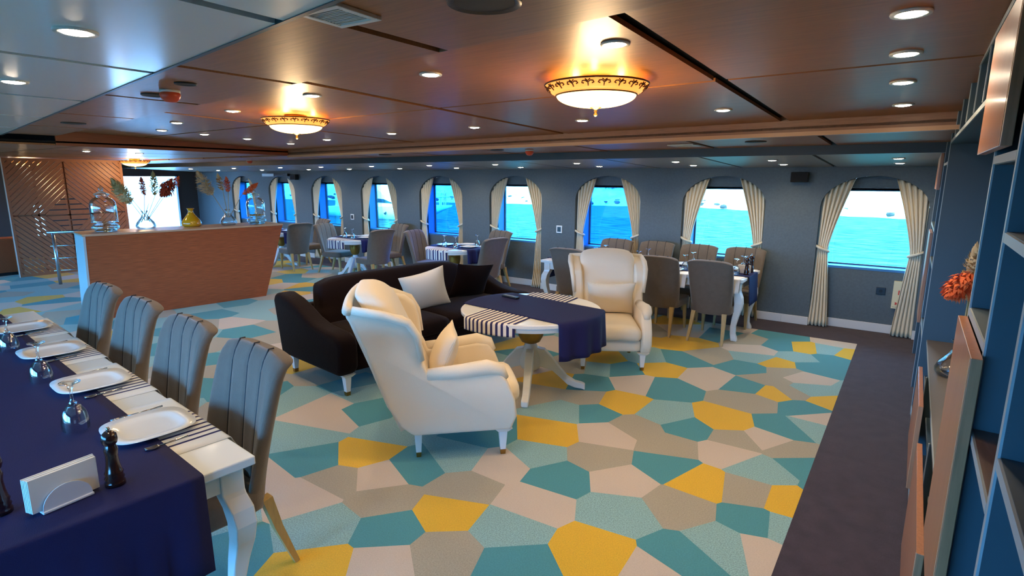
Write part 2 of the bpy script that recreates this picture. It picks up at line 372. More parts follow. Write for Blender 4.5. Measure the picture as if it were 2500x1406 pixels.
# the other walls of the saloon
we = MB()
for ya, yb, za, zb in ((-5, 4.27, 0, 2.6), (4.27, 4.46, 0, .5), (4.27, 4.46, 1.22, 2.6), (4.46, 6.2, 0, 2.6), (6.2, 7.55, 1.93, 2.6), (7.55, 8.3, 0, 2.6)): we.box(-17.1, -17.0, ya, yb, za, zb)
struct(we.build('wall_end', M('dark_end_wall', (58, 60, 60), .7, bump=.3, bscale=150)))
d1 = thing('door_1', None, None, (-17.0, 6.875, 0)); struct(d1)
fb = MB(); fb.box(-.08, .03, -.70, -.66, 0, 1.95); fb.box(-.08, .03, .66, .70, 0, 1.95); fb.box(-.08, .03, -.70, .70, 1.91, 1.97); fb.build('door_frame', M('dark_door_frame', (48, 40, 40), .4), d1)
MB().box(-.05, -.04, -.66, .66, 0, 1.91).build('pane', glassy('door_glass', (.95, .97, 1), .04), d1)
struct(MB().box(-17.06, -17.05, 4.27, 4.46, .5, 1.22).build('window_20', glassy('door_glass', (.95, .97, 1), .04)))
struct(MB().box(-19.6, -17.1, -3, 9.5, -.15, 0).build('outer_deck', M('white_deck_paint', (240, 240, 238), .6)))
struct(MB().box(-19.7, -19.6, -3, 9.5, -.15, 2.6).build('outer_bulwark', M('white_deck_paint', (240, 240, 238), .6)))
struct(MB().box(.56, .66, -5, 8.3, 0, 2.6).build('wall_near', M('back_wall', (52, 68, 78), .7)))
wl = MB(); OY = -2.62; OW = .94; ow = [(-15.6 + 2.05 * k) for k in range(8)]
prev = -17.0
for x in ow:
    wl.box(prev, x - OW, OY - .1, OY, 0, 2.6); wl.box(x - OW, x + OW, OY - .1, OY, 0, .45); wl.box(x - OW, x + OW, OY - .1, OY, 2.05, 2.6); prev = x + OW
wl.box(prev, .66, OY - .1, OY, 0, 2.6); struct(wl.build('wall_left', wall_mat))
for n, x in enumerate(ow):
    pw = MB().box(x - OW, x + OW, OY - .06, OY - .05, .45, 2.05).build('window_%d' % (n + 10), glassy('port_glass', (.9, .97, 1), .04)); struct(pw)
    pl = bpy.data.lights.new('portal', 'AREA'); pl.shape = 'RECTANGLE'; pl.size = 2 * OW; pl.size_y = 1.6; pl.cycles.is_portal = True
    po = bpy.data.objects.new('daylight_portal', pl); COL.objects.link(po); po.location = (x, OY - .12, 1.25); po.rotation_euler = (R(90), 0, 0)

struct(MB().box(-19.6, 3, -5.4, OY - .1, -.15, 0).build('added_bounce_deck', M('white_deck_paint', (240, 240, 238), .6)))  # white deck added out of view to bounce daylight up onto the ceiling

# ------------------------------------------------------------------ ceilings: cambered, each panel its own board with dark joints between
def Yn(x): return 1.5 - .105 * x                # near edge of the raised field
def Yf(x): return 4.90 - .055 * x               # far edge of the raised field
def Yw(x): return .845 - .128 * x                # edge of the white gloss field
def zt(y): return 2.40 - .033 * (y - 3)
def zB(y): return 2.235 - .027 * (y - 5.1)
def zC(y): return 2.12 - .043 * (y - 6.2)
Y1 = 6.2; XL = -8.2; ZN = 2.355; ZL = 2.25
def slab(m, pts, zf, th=.02):
    """board: its underside follows zf(y) over the four plan points"""
    b = [(x, y, zf(y)) for x, y in pts]; t = [(x, y, zf(y) + th) for x, y in pts]; m.hexa(b, t)
def panels(parent, xs, ya, yb, zf, mat, gap, name='ceiling_panel'):
    for x1, x0 in zip(xs, xs[1:]):
        a, c = x0 + gap / 2, x1 - gap / 2; m = MB(); slab(m, [(a, ya(a)), (c, ya(c)), (c, yb(c)), (a, yb(a))], zf); m.build(name, mat, parent)
def backing(name, pts, zf, dz):
    m = MB(); slab(m, pts, lambda y: zf(y) + dz, .02); return struct(m.build(name, dark_gap))
ct = backing('ceiling', [(XL, Yn(XL)), (.6, Yn(.6)), (.6, Yf(.6)), (XL, Yf(XL))], zt, .035)
xs = [.6, -.9, -2.95, -5.2, XL]
panels(ct, xs, Yn, lambda x: 3.10 + .02 * abs(x), zt, wood_ceiling, .065)
panels(ct, xs, lambda x: 3.135 + .02 * abs(x), Yf, zt, wood_ceiling, .065)
cn = backing('ceiling_near', [(XL, -4.6), (.6, -4.6), (.6, Yn(.6)), (XL, Yn(XL))], lambda y: ZN, .03)
xn = [.6, -.52, -1.5, -2.62, -3.87, -5.25, -6.7, XL]
panels(cn, xn, Yw, Yn, lambda y: ZN, wood_ceiling, .05)
panels(cn, [.6, -.3, -1.57, -2.76, -4.12, -5.5, -6.85, XL], lambda x: -2.2, lambda x: Yw(x) - .02, lambda y: ZN - .02, white_gloss, .05, 'white_ceiling_panel')
panels(cn, [.6, -1.57, -4.12, -6.85, XL], lambda x: -2.6, lambda x: -2.25, lambda y: ZN - .02, white_gloss, .05, 'white_ceiling_panel')
ht = .008
m = MB(); m.hexa([(XL, Yw(XL) - ht - .012, ZN - .023), (.6, Yw(.6) - ht - .012, ZN - .023), (.6, Yw(.6) + ht - .012, ZN - .023), (XL, Yw(XL) + ht - .012, ZN - .023)], [(XL, Yw(XL) - ht - .012, ZN + .01), (.6, Yw(.6) - ht - .012, ZN + .01), (.6, Yw(.6) + ht - .012, ZN + .01), (XL, Yw(XL) + ht - .012, ZN + .01)])
m.build('trim_strip', M('teal_trim', (36, 70, 78), .4), cn)
m = MB(); m.hexa([(XL, Yn(XL), ZN), (.6, Yn(.6), ZN), (.6, Yn(.6) + .006, ZN), (XL, Yn(XL) + .006, ZN)], [(XL, Yn(XL), 2.5), (.6, Yn(.6), 2.5), (.6, Yn(.6) + .006, 2.5), (XL, Yn(XL) + .006, 2.5)]); m.build('soffit_edge', wood_beam, cn)
# wooden fascias round the raised field
tr = MB()
tr.hexa([(XL, Yf(XL), 2.225), (.6, Yf(.6), 2.235), (.6, Yf(.6) + .03, 2.235), (XL, Yf(XL) + .03, 2.225)], [(XL, Yf(XL), 2.40), (.6, Yf(.6), 2.40), (.6, Yf(.6) + .03, 2.40), (XL, Yf(XL) + .03, 2.40)])
struct(tr.build('trim_1', wood_beam))
struct(MB().hexa([(XL - .03, Yn(XL), ZL), (XL, Yn(XL), ZL), (XL, Yf(XL), ZL - .02), (XL - .03, Yf(XL), ZL - .02)], [(XL - .03, Yn(XL), 2.5), (XL, Yn(XL), 2.5), (XL, Yf(XL), 2.5), (XL - .03, Yf(XL), 2.5)]).build('trim_2', M('red_brown_beam', (140, 72, 44), .4, var=.15, vscale=5, grain=(26, 1.2, 26))))
struct(MB().hexa([(XL, Yf(XL) - .02, 2.205), (.6, Yf(.6) - .02, 2.22), (.6, Yf(.6) + .05, 2.22), (XL, Yf(XL) + .05, 2.205)], [(XL, Yf(XL) - .02, 2.236), (.6, Yf(.6) - .02, 2.25), (.6, Yf(.6) + .05, 2.25), (XL, Yf(XL) + .05, 2.236)]).build('trim_3', M('pale_beam_lip', (196, 150, 112), .4)))
cB = backing('ceiling_strip', [(-17, Yf(XL)), (XL, Yf(XL)), (XL, Y1), (-17, Y1)], zB, .03)
m = MB(); slab(m, [(XL, Yf(XL)), (.6, Yf(.6)), (.6, Y1), (XL, Y1)], lambda y: zB(y) + .03); m.build('ceiling_backing', dark_gap, cB)
xB = [.6, -.68, -1.77, -3.0, -4.3, -5.6, -6.9, XL]
panels(cB, xB, lambda x: Yf(x) + .03, lambda x: Y1, zB, wood_ceiling, .05)
panels(cB, [XL, -9.6, -10.9, -12.3, -13.7, -15.1, -17], lambda x: Yf(XL), lambda x: Y1, zB, wood_ceiling, .05)
struct(MB().box(-17, .6, Y1 - .02, Y1, zC(Y1) - .0, zB(Y1) + .06).build('trim_4', band_blue))
cC = backing('ceiling_side', [(-17, Y1), (.6, Y1), (.6, W + .01), (-17, W + .01)], zC, .02)
panels(cC, [.6, -.85, -1.95, -3.1, -4.45, -5.85, -7.2, -8.65, -10.05, -11.6, -13.6, -17], lambda x: Y1, lambda x: W, zC, grey_ceiling, .035)
cL = backing('ceiling_left', [(-17, -4.6), (XL, -4.6), (XL, Yf(XL)), (-17, Yf(XL))], lambda y: ZL, .03)
xl = [XL, -9.7, -11.2, -12.7, -14.2, -15.7, -17]
panels(cL, xl, lambda x: 2.6, lambda x: Yf(XL), lambda y: ZL, wood_ceiling, .05)
panels(cL, xl, lambda x: 1.2, lambda x: 2.57, lambda y: ZL, wood_ceiling, .05)
panels(cL, xl, lambda x: -4.6, lambda x: 1.17, lambda y: ZL, white_gloss, .05, 'white_ceiling_panel')
struct(MB().box(-17.1, .66, -5, 8.4, 2.56, 2.62).build('roof', dark_gap))

# ------------------------------------------------------------------ lamps
def add_light(parent, kind, energy, color, loc, size=.05, spot=150, blend=.6):
    l = bpy.data.lights.new('lamp_light', kind); l.energy = energy; l.color = color
    if kind == 'SPOT': l.spot_size = R(spot); l.spot_blend = blend; l.shadow_soft_size = size
    else: l.shadow_soft_size = size
    o = bpy.data.objects.new('lamp_light', l); COL.objects.link(o); o.parent = parent; o.location = loc; return o
WARM = (1, .80, .56)
def make_downlight():
    t = thing('downlight', 'x', 'downlight')
    MB().lathe([(.043, -.004), (.058, -.006), (.060, -.001), (.058, .006), (.043, .006)], 24).build('trim_ring', white_pl, t, smooth=True)
    MB().lathe([(0, -.011), (.020, -.010), (.036, -.0075), (.044, -.003), (.044, .004), (0, .004)], 20).build('led_disc', lamp_led, t)
    add_light(t, 'SPOT', 11, WARM, (0, 0, -.02), .04)
    return t
ORD = ['first', 'second', 'third', 'fourth', 'fifth', 'sixth', 'seventh', 'eighth', 'ninth', 'tenth', 'eleventh']; dl_n = {}
dl0 = make_downlight(); dl_used = [False]
def downlight(x, y, z, label, group):
    k = dl_n.get(label, 0); dl_n[label] = k + 1; label += ', %s from the right' % ORD[k] if 'line beside' not in label and 'cross row' not in label else ', %s from the camera' % ORD[k]
    if not dl_used[0]: o = dl0; dl_used[0] = True; o.location = (x, y, z - .002); o['label'] = label; o['group'] = group
    else: again(dl0, label, (x, y, z - .002), 0, group)
for x, y in [(-1.16, 4.15), (-2.3, 4.21), (-3.44, 4.21), (-4.63, 4.27), (-5.97, 4.44)]:
    downlight(x, y, zt(y), 'round downlight, far row of the raised wood ceiling', 'far row of downlights in the raised ceiling')
for x, y in [(-1.06, 2.2), (-2.14, 2.26), (-3.3, 2.36), (-4.55, 2.5), (-5.91, 2.68)]:
    downlight(x, y, zt(y), 'round downlight, near row of the raised wood ceiling', 'near row of downlights in the raised ceiling')
for x, y in [(-.08, 2.34), (-.1, 2.94), (-.12, 3.61), (-.13, 4.42)]:
    downlight(x, y, zt(y), 'round downlight in the line beside the shelf unit', 'downlights beside the shelf unit')
for x, y in [(-6.87, 2.95), (-6.85, 3.4), (-6.9, 3.95), (-7.0, 4.62)]:
    downlight(x, y, zt(y), 'downlight in the cross row ending the raised ceiling', 'downlights at the far end of the raised ceiling')
for x, y in [(-2.18, .72), (-3.54, .89)]:
    downlight(x, y, ZN - .02, 'round downlight in the glossy white ceiling panels', 'downlights in the white ceiling')
for i, x in enumerate([-.18, -1.33, -2.41, -3.77, -5.15, -6.5, -7.9, -9.35, -10.7, -12.5, -14.5]):
    downlight(x, 6.78, zC(6.78), 'small downlight, inner row of the low ceiling', 'inner row of downlights along the windows')
    downlight(x, 7.45, zC(7.45), 'small downlight, outer row next to the window wall', 'outer row of downlights along the windows')
for x, y in [(-9.6, 3.1), (-9.8, 3.85), (-14.5, 3.4)]:
    downlight(x, y, ZL, 'downlight in the wood ceiling beyond the bar', 'downlights beyond the bar')

def make_chandelier(label, loc):
    t = thing('ceiling_lamp', label, 'lamp', loc)
    R0 = .268; S = .62
    MB().lathe([(R0 - .055, -.085), (R0 - .03, -.070), (R0, -.038), (R0 + .006, -.032), (R0 - .012, -.031), (R0 - .065, -.075)], 48).build('rim', M('cream_lamp_rim', (232, 190, 120), .4, emit=(255, 150, 60), estr=.9), t, smooth=True)
    for k in range(20):                                      # scroll ornaments on the rim
        b = MB()
        a = 2 * PI * k / 20; ca, sa = math.cos(a), math.sin(a)
        def P(du, h):
            f = h; r = R0 - .033 + .033 * f + .003; z = -.073 + .034 * f
            return ((r) * ca - du * sa, (r) * sa + du * ca, z)
        b.tube([P(0, .1), P(0, .55)], .0032, 5); b.tube([P(0, .5), P(.012, .75), P(.026, .72), P(.03, .5), P(.02, .42)], .0034, 5); b.tube([P(0, .5), P(-.012, .75), P(-.026, .72), P(-.03, .5), P(-.02, .42)], .0034, 5)
        b.tube([P(-.012, .95), P(0, .7), P(.012, .95)], .003, 5)
        b.build('scroll_ornament', M('bronze_ornament', (96, 58, 24), .45, metal=.6), t, smooth=True)
    b = MB()
    for r, z in ((R0 + .004, -.032), (R0 - .056, -.085)):
        b.tube([(r * math.cos(2 * PI * k / 48), r * math.sin(2 * PI * k / 48), z) for k in range(49)], .0045, 6, caps=False)
    b.build('metal_band', M('bronze_ornament', (96, 58, 24)), t, smooth=True)
    prof = [((R0 - .058) * math.cos(q), -.084 - .062 * math.sin(q)) for q in [PI / 2 * i / 12 for i in range(13)]]
    MB().lathe(prof, 48).build('glass_bowl', lamp_bowl, t, smooth=True)
    MB().lathe([(0, -.192), (.007, -.189), (.011, -.180), (.005, -.173), (.009, -.166), (.007, -.160), (.012, -.153), (.030, -.147), (.032, -.142), (0, -.140)], 20).build('finial', brass, t, smooth=True)
    MB().lathe([(0, 0), (.09, 0), (.09, -.018), (.02, -.022), (.014, -.03), (.014, -.13), (0, -.13)], 20).build('stem', brass, t, smooth=True)
    for k in range(3):
        a = 2 * PI * k / 3 + .9
        MB().lathe([(0, -.02), (.016, -.01), (.02, .008), (.012, .03), (0, .035)], 12, (.14 * math.cos(a), .14 * math.sin(a), -.055)).build('bulb', emitm('bulb_glow', (255, 190, 110), 45), t, smooth=True)
    add_light(t, 'POINT', 16, (1, .66, .34), (0, 0, -.24), .10)
    return t
ch0 = make_chandelier('large bowl ceiling lamp with scroll rim nearest the shelf unit', (-1.44, 2.78, zt(2.78) - .002))
again(ch0, 'bowl ceiling lamp with scroll rim above the sofa and bar side', (-4.33, 2.92, zt(2.92) - .002))
again(ch0, 'bowl ceiling lamp hanging before the bright doorway beyond the bar', (-13.0, 5.0, ZL - .002))
again(ch0, 'bowl ceiling lamp glimpsed through the slots of the pierced screen', (-14.9, 3.75, ZL - .002))

# ------------------------------------------------------------------ dining chairs
def make_chair(name='dining_chair'):
    """tall upholstered chair, origin on the floor below the seat, facing +y"""
    t = thing(name, 'x', 'chair')
    TH = .075
    def front(u, v):                       # u -1..1, v 0..1
        z = .36 + .70 * v - .035 * abs(u) ** 4 * v ** 3
        w = .222 + .026 * math.sin(PI * min(1, v * .62)) + .01 * v
        y = -.165 - .10 * v ** 1.3 + .10 * abs(u) ** 2.6 * (1 - v) ** .8 + .012 * abs(u) ** 2 - .025 * max(0, (v - .86) / .14) ** 2
        return Vector((u * w, y, z))
    def groove(u):
        return sum(.007 * math.exp(-((u - c) / .035) ** 2) for c in (-.5, 0, .5))
    NU, NV = 40, 16; b = MB(); vs = []; fs = []
    for j in range(NV + 1):
        for i in range(NU + 1):
            u = -1 + 2 * i / NU; p = front(u, j / NV); e = max(0, (abs(u) - .86) / .14) ** 2 * .02
            vs.append((p.x, p.y - groove(u) * (1 if j else 1) - e, p.z))
    o = len(vs)
    for j in range(NV + 1):
        for i in range(NU + 1):
            u = -1 + 2 * i / NU; p = front(u, j / NV); e = max(0, (abs(u) - .86) / .14) ** 2 * .02; vs.append((p.x * 1.0, p.y - TH + e, p.z - (.012 if j == NV else 0)))
    for j in range(NV):
        for i in range(NU):
            a = j * (NU + 1) + i; fs.append((a, a + 1, a + NU + 2, a + NU + 1)); fs.append((o + a, o + a + NU + 1, o + a + NU + 2, o + a + 1))
    for j in range(NV):
        a = j * (NU + 1); fs.append((a, a + NU + 1, o + a + NU + 1, o + a)); a += NU; fs.append((a, o + a, o + a + NU + 1, a + NU + 1))
    for i in range(NU):
        fs.append((i, o + i, o + i + 1, i + 1)); a = NV * (NU + 1) + i; fs.append((a, a + 1, o + a + 1, o + a))
    b.add(vs, fs); b.build('backrest', taupe, t, smooth=True, bevel=.012)
    for c in (-.5, 0, .5):
        MB().tube([front(c, v / 14) + Vector((0, .001 - .006, .004 if v == 14 else 0)) for v in range(15)] + [front(c, 1) + Vector((0, -.03, .003))], .0038, 5).build('seam', seam_mat, t)
    MB().rbox(.47, .46, .125, .035, 8, None, (0, .065, .415)).build('seat', taupe, t, smooth=True)
    for sx in (-1, 1):
        MB().tube([(sx * .185, .255, .36), (sx * .195, .275, 0)], [.032, .017], 4, sq=True).build('leg', leg_wood, t)
        MB().tube([(sx * .175, -.19, .38), (sx * .185, -.23, .22), (sx * .20, -.305, 0)], [.034, .027, .017], 4, sq=True).build('leg', leg_wood, t)
    return t
chair0 = make_chair(); chair_used = [False]
def chair(x, y, rz, label, group):
    if not chair_used[0]: chair_used[0] = True; o = chair0; o.scale = (1.13, 1, 1.03); o.location = (x, y, 0); o.rotation_euler.z = rz; o['label'] = label; o['group'] = group; return o
    o = again(chair0, label, (x, y, 0), rz, group); o.scale = (1.13, 1, 1.03) if 'foreground' in label else (1, 1, .93); return o

# ------------------------------------------------------------------ long tables with cabriole legs
def long_table(label, loc, rz, L, Wd):
    t = thing('dining_table', label, 'table', loc, rz)
    b = MB(); b.box(-L / 2, L / 2, -Wd / 2, Wd / 2, .712, .75); b.build('tabletop', white_lac, t, bevel=.006)
    b = MB(); i = .045; h = .62
    for y in (-Wd / 2 + i, Wd / 2 - i - .02): b.box(-L / 2 + i, L / 2 - i, y, y + .02, h, .712)
    for x in (-L / 2 + i, L / 2 - i - .02): b.box(x, x + .02, -Wd / 2 + i, Wd / 2 - i, h, .712)
    b.build('apron', white_lac, t)
    for sx in (-1, 1):
        for sy in (-1, 1):
            m = MB(); secs = [(.712, .0, .048), (.605, .0, .048), (.585, .008, .046), (.53, .034, .047), (.46, .046, .045), (.38, .038, .040), (.28, .014, .034), (.17, -.006, .029), (.08, -.002, .029), (.03, .014, .034), (0, .02, .034)]
            vs = []; fs = []
            for z, d, s in secs:
                cx, cy = sx * (L / 2 - .085 + d), sy * (Wd / 2 - .085 + d * .5); vs += [(cx - s, cy - s, z), (cx + s, cy - s, z), (cx + s, cy + s, z), (cx - s, cy + s, z)]
            n = len(secs)
            for k in range(n - 1):
                for q in range(4): fs.append((4 * k + q, 4 * k + (q + 1) % 4, 4 * k + 4 + (q + 1) % 4, 4 * k + 4 + q))
            fs += [(0, 1, 2, 3), tuple(4 * (n - 1) + q for q in (3, 2, 1, 0))]
            m.add(vs, fs).build('leg', white_lac, t, bevel=.006)
    return t
def draped(name, mat, L, wid, z, drop, loc, rz, axis='x', wave=.0, thick=.003, drop2=None):
    """cloth strip along local axis, lying at height z over a top of length L, hanging drop at the ends"""
    r = .012; seq = []; drop2 = drop if drop2 is None else drop2
    def end(sg, dp):
        e = []
        for k in range(5):
            a = PI / 2 * k / 4; e.append((sg * (L / 2 + .004 + r * math.sin(a)), z - r + r * math.cos(a)))
        for k in range(1, 7): e.append((sg * (L / 2 + .004 + r + wave * .5 * (k / 6)), z - r - dp * k / 6))
        return e
    n = 12; mid = [(-L / 2 + L * k / n, z) for k in range(n + 1)]
    pts = (end(-1, drop2)[::-1] if drop2 else []) + mid + (end(1, drop) if drop else [])
    b = MB(); nw = 14; vs = []; fs = []
    for i, (s, zz) in enumerate(pts):
        for j in range(nw + 1):
            w_ = -wid / 2 + wid * j / nw; k = max(0, (z - zz - .02)) * (1 if abs(s) >= L / 2 else 0); o = wave * k * math.sin(j * 1.35 + .6) * 3
            s2 = s + (math.copysign(abs(o), s) if k else 0)
            vs.append((s2, w_ * (1 - .12 * k), zz) if axis == 'x' else (w_ * (1 - .12 * k), s2, zz))
    for i in range(len(pts) - 1):
        for j in range(nw): a = i * (nw + 1) + j; fs.append((a, a + 1, a + nw + 2, a + nw + 1))
    b.add(vs, fs); o = b.build(name, mat, None, smooth=True, solid=thick, loc=loc, rz=rz); return o
mat_stripe = stripes('striped_place_runner', (228, 222, 210), (28, 30, 84), 0, -.12, .26, .048, .36)

def plate_mesh(s=.135):
    """rounded-square plate with a wide rim"""
    prof = [(.0, .006), (.55, .006), (.66, .010), (.72, .016), (1.0, .024), (1.0, .027), (.73, .020), (.66, .014), (.5, .011), (0, .011)]
    n = 40; b = MB(); vs = []; fs = []; rings = []
    for r, z in prof:
        if r == 0: rings.append([len(vs)]); vs.append((0, 0, z)); continue
        rings.append(list(range(len(vs), len(vs) + n)))
        for k in range(n):
            a = 2 * PI * k / n; c, q = math.cos(a), math.sin(a); e = 2 / 3.6
            vs.append((s * r * math.copysign(abs(c) ** e, c), s * r * math.copysign(abs(q) ** e, q), z))
    for A_, B_ in zip(rings, rings[1:]):
        for k in range(n):
            k2 = (k + 1) % n
            if len(A_) == 1: fs.append((A_[0], B_[k2], B_[k]))
            elif len(B_) == 1: fs.append((A_[k], A_[k2], B_[0]))
            else: fs.append((A_[k], A_[k2], B_[k2], B_[k]))
    b.add([(x, y, z - .006) for x, y, z in vs], fs); return b
plate_me = plate_mesh(.172).mesh('plate', porcelain, True)
def plate(x, y, z, rz, label, group):
    o = bpy.data.objects.new('dinner_plate', plate_me); o.scale = (1, 1, 1) if 'foreground' in label else (.78, .78, .9); COL.objects.link(o); o.location = (x, y, z); o.rotation_euler.z = rz; return tag(o, label, 'plate', group)
def make_glass():
    gob = glassy('goblet_crystal', (.95, .97, .98), .09); t = thing('goblet', 'x', 'glass')                      # stands upside down on its rim
    MB().lathe([(.040, .001), (.0415, .012), (.040, .035), (.034, .062), (.022, .082), (.010, .090), (.0085, .090), (.020, .080), (.032, .061), (.038, .035), (.0395, .012), (.0385, .001)], 28).build('bowl', gob, t, smooth=True)
    MB().lathe([(.010, .088), (.013, .094), (.006, .100), (.0045, .112), (.0045, .140), (.009, .146), (.006, .152)], 16).build('stem', gob, t, smooth=True)
    MB().lathe([(.006, .150), (.014, .157), (.030, .162), (.031, .165), (0, .164)], 24).build('foot', gob, t, smooth=True)
    return t
glass0 = make_glass(); glass_used = [False]
def goblet(x, y, z, label, group):
    if not glass_used[0]: glass_used[0] = True; glass0.scale = (1.32, 1.32, 1.38); glass0.location = (x, y, z); glass0['label'] = label; glass0['group'] = group; return glass0
    o = again(glass0, label, (x, y, z), 0, group); o.scale = (1.32, 1.32, 1.38) if 'foreground' in label else (1.1, 1.1, 1.15); return o
def make_mill():
    t = thing('pepper_mill', 'x', 'mill')
    MB().lathe([(0, 0), (.030, 0), (.030, .012), (.026, .018), (.0295, .026), (.025, .034), (.028, .044), (.024, .052), (.020, .075), (.018, .105), (.021, .125), (.017, .138), (.016, .142)], 24).build('body', mill_wood, t, smooth=True)
    MB().lathe([(.0165, .142), (.021, .147), (.0245, .160), (.022, .178), (.012, .188), (.006, .190), (0, .190)], 24).build('head', mill_wood, t, smooth=True)
    MB().lathe([(0, .189), (.005, .190), (.0065, .197), (.004, .203), (0, .204)], 12).build('knob', steel, t, smooth=True)
    return t
mill0 = make_mill()
def make_napkins():
    t = thing('napkin_holder', 'x', 'napkin holder')
    MB().prism([(-.052, .006), (.052, .006)] + [(.052 * math.cos(PI * k / 12), .008 + .052 * math.sin(PI * k / 12)) for k in range(13)], .012, .016, 'y').build('front_fan', acryl, t)
    MB().prism([(-.052, .006), (.052, .006)] + [(.052 * math.cos(PI * k / 12), .008 + .052 * math.sin(PI * k / 12)) for k in range(13)], -.026, -.022, 'y').build('back_fan', acryl, t)
    MB().box(-.054, .054, -.028, .020, 0, .007).build('base', acryl, t, bevel=.002)
    for k in range(5): MB().box(-.075 + .001 * k, .075 - .001 * k, -.0195 + .006 * k, -.0150 + .006 * k, .008, .098 - .001 * (k % 2)).build('napkin', paper, t, bevel=.001)
    return t
nap0 = make_napkins()
def spoon_m():
    b = MB(); b.tube([(0, 0, .004), (0, .05, .006), (0, .12, .007)], [.0025, .0032, .005], 6)
    b.rbox(.034, .054, .008, .0035, 6, lambda p: Vector((p.x * (1 - .25 * abs(p.y) / .027), p.y, p.z - .004 * (1 - (p.y / .03) ** 2) + .003)), (0, -.022, .005)); return b
spoon_me = spoon_m().mesh('spoon', steel, True)
def fork_m():
    b = MB(); b.tube([(0, -.02, .005), (0, .05, .006), (0, .13, .007)], [.003, .0032, .005], 6); b.box(-.011, .011, -.045, -.02, .003, .006)
    for k in range(4): b.box(-.011 + .0062 * k, -.0075 + .0062 * k, -.09, -.045, .003, .005)
    return b
fork_me = fork_m().mesh('fork', steel, True)
def cutlery(me, name, cat, x, y, z, rz, label, group):
    o = bpy.data.objects.new(name, me); COL.objects.link(o); o.location = (x, y, z); o.rotation_euler.z = rz; return tag(o, label, cat, group)

# near table, running away from the camera along the left of the picture
NR = R(180 - 4.2)                                           # local +x points down the room
ca, sa = math.cos(NR), math.sin(NR)
NL, NW = 4.0, 1.16
corner = Vector((-2.12, 1.13))                              # far-right corner of the near end
ux, uy = Vector((ca, sa)), Vector((sa, -ca))                # down the room; toward the chairs
cen = corner + ux * (NL / 2) - uy * (NW / 2)
def NT(s, w): p = corner + ux * s - uy * w; return p.x, p.y  # s along from the near end, w in from the chair side
long_table('long white dining table with curved legs in the left foreground', (cen.x, cen.y, 0), NR, NL, NW)
tag(draped('table_runner', navy, NL, .74, .758, .365, (cen.x, cen.y, 0), NR + PI, 'x', .05, .003, 0.02), 'navy blue runner lying along the foreground table, hanging over its end', 'table runner')
TZ = .7615
ordw = ['nearest', 'second', 'third', 'fourth']
for k in range(4):
    s = .60 + .88 * k
    x, y = NT(s, NW / 2)
    lab = ['first from the near end', 'second from the near end', 'third from the near end', 'fourth from the near end'][k]
    tag(draped('place_runner', mat_stripe, NW, .70, .7525, .17, (x, y, 0), NR + PI, 'y', .12, .002), 'white place runner with navy stripes across the foreground table, ' + lab, 'place runner', 'striped place runners on the foreground table')
    x, y = NT(s, .20); plate(x, y, TZ + .001, NR, 'white rounded-square plate on the foreground table, ' + lab, 'plates on the foreground table')
    x, y = NT(s + .25, .37); goblet(x, y, TZ, 'clear goblet turned upside down on the foreground table, ' + lab, 'goblets on the foreground table') if k else goblet(*NT(s + .24, .415), TZ, 'clear goblet turned upside down on the foreground table, ' + lab, 'goblets on the foreground table')
    x, y = NT(s - .23, .24); cutlery(spoon_me, 'spoon', 'spoon', x, y, TZ, R(-4.2 + 180), 'steel spoon beside the plate on the foreground table, ' + lab, 'spoons on the foreground table').rotation_euler.z = NR + PI
    x, y = NT(s + .22, .20); cutlery(fork_me, 'fork', 'fork', x, y, TZ, 0, 'steel fork beside the plate on the foreground table, ' + lab, 'forks on the foreground table').rotation_euler.z = NR + PI
x, y = NT(.165, .45); mill0.scale = (1.1, 1.1, 1.12); mill0.location = (x, y, TZ); mill0['label'] = 'dark turned wooden pepper mill right of the napkins in the foreground'
x, y = NT(.25, .76); again(mill0, 'dark wooden mill at the left picture edge on the foreground table', (x, y, TZ))
x, y = NT(.155, .60); nap0.location = (x, y, TZ); nap0.rotation_euler.z = NR + R(90 + 10); nap0['label'] = 'white napkins in a fan-shaped holder on the foreground table'; nap0.scale = (1.42, 1.3, 1.35)
for k, lab in enumerate(['nearest to the camera', 'second from the camera', 'third from the camera', 'farthest of the row']):
    p = corner + ux * (.45 + .80 * k) + uy * (-.05)
    chair(p.x, p.y, NR + R(0), 'tall grey channel-back chair at the foreground table, ' + lab, 'chairs along the foreground table')

# ------------------------------------------------------------------ lounge: sofa, wing chairs, round tables
def taper_leg(parent, x, y, h, top=.042, bot=.022, cap=True):
    l = MB().tube([(x, y, h), (x, y, .035)], [top, bot + .003], 4, sq=True).build('leg', white_lac, parent, bevel=.003)
    MB().tube([(x, y, .035), (x, y, 0)], [bot + .0035, bot], 4, sq=True).build('brass_tip', brass, l)
    if cap: MB().hexa([(x - .035, y - .035, h - .03), (x + .035, y - .035, h - .03), (x + .035, y + .035, h - .03), (x - .035, y + .035, h - .03)], [(x - .06, y - .06, h), (x + .06, y - .06, h), (x + .06, y + .06, h), (x - .06, y + .06, h)]).build('leg_bracket', white_lac, l)
    return l
SOFA_RZ = R(-96.3)
sofa = thing('sofa', 'dark brown velvet sofa with sweeping arms and white tapered legs', 'sofa', (-4.23, 4.20, 0), SOFA_RZ)
SL, SD = 2.60, 1.12
MB().rbox(SL - .16, SD - .14, .20, .04, 8, None, (0, .0, .29)).build('seat_base', velvet, sofa, smooth=True)
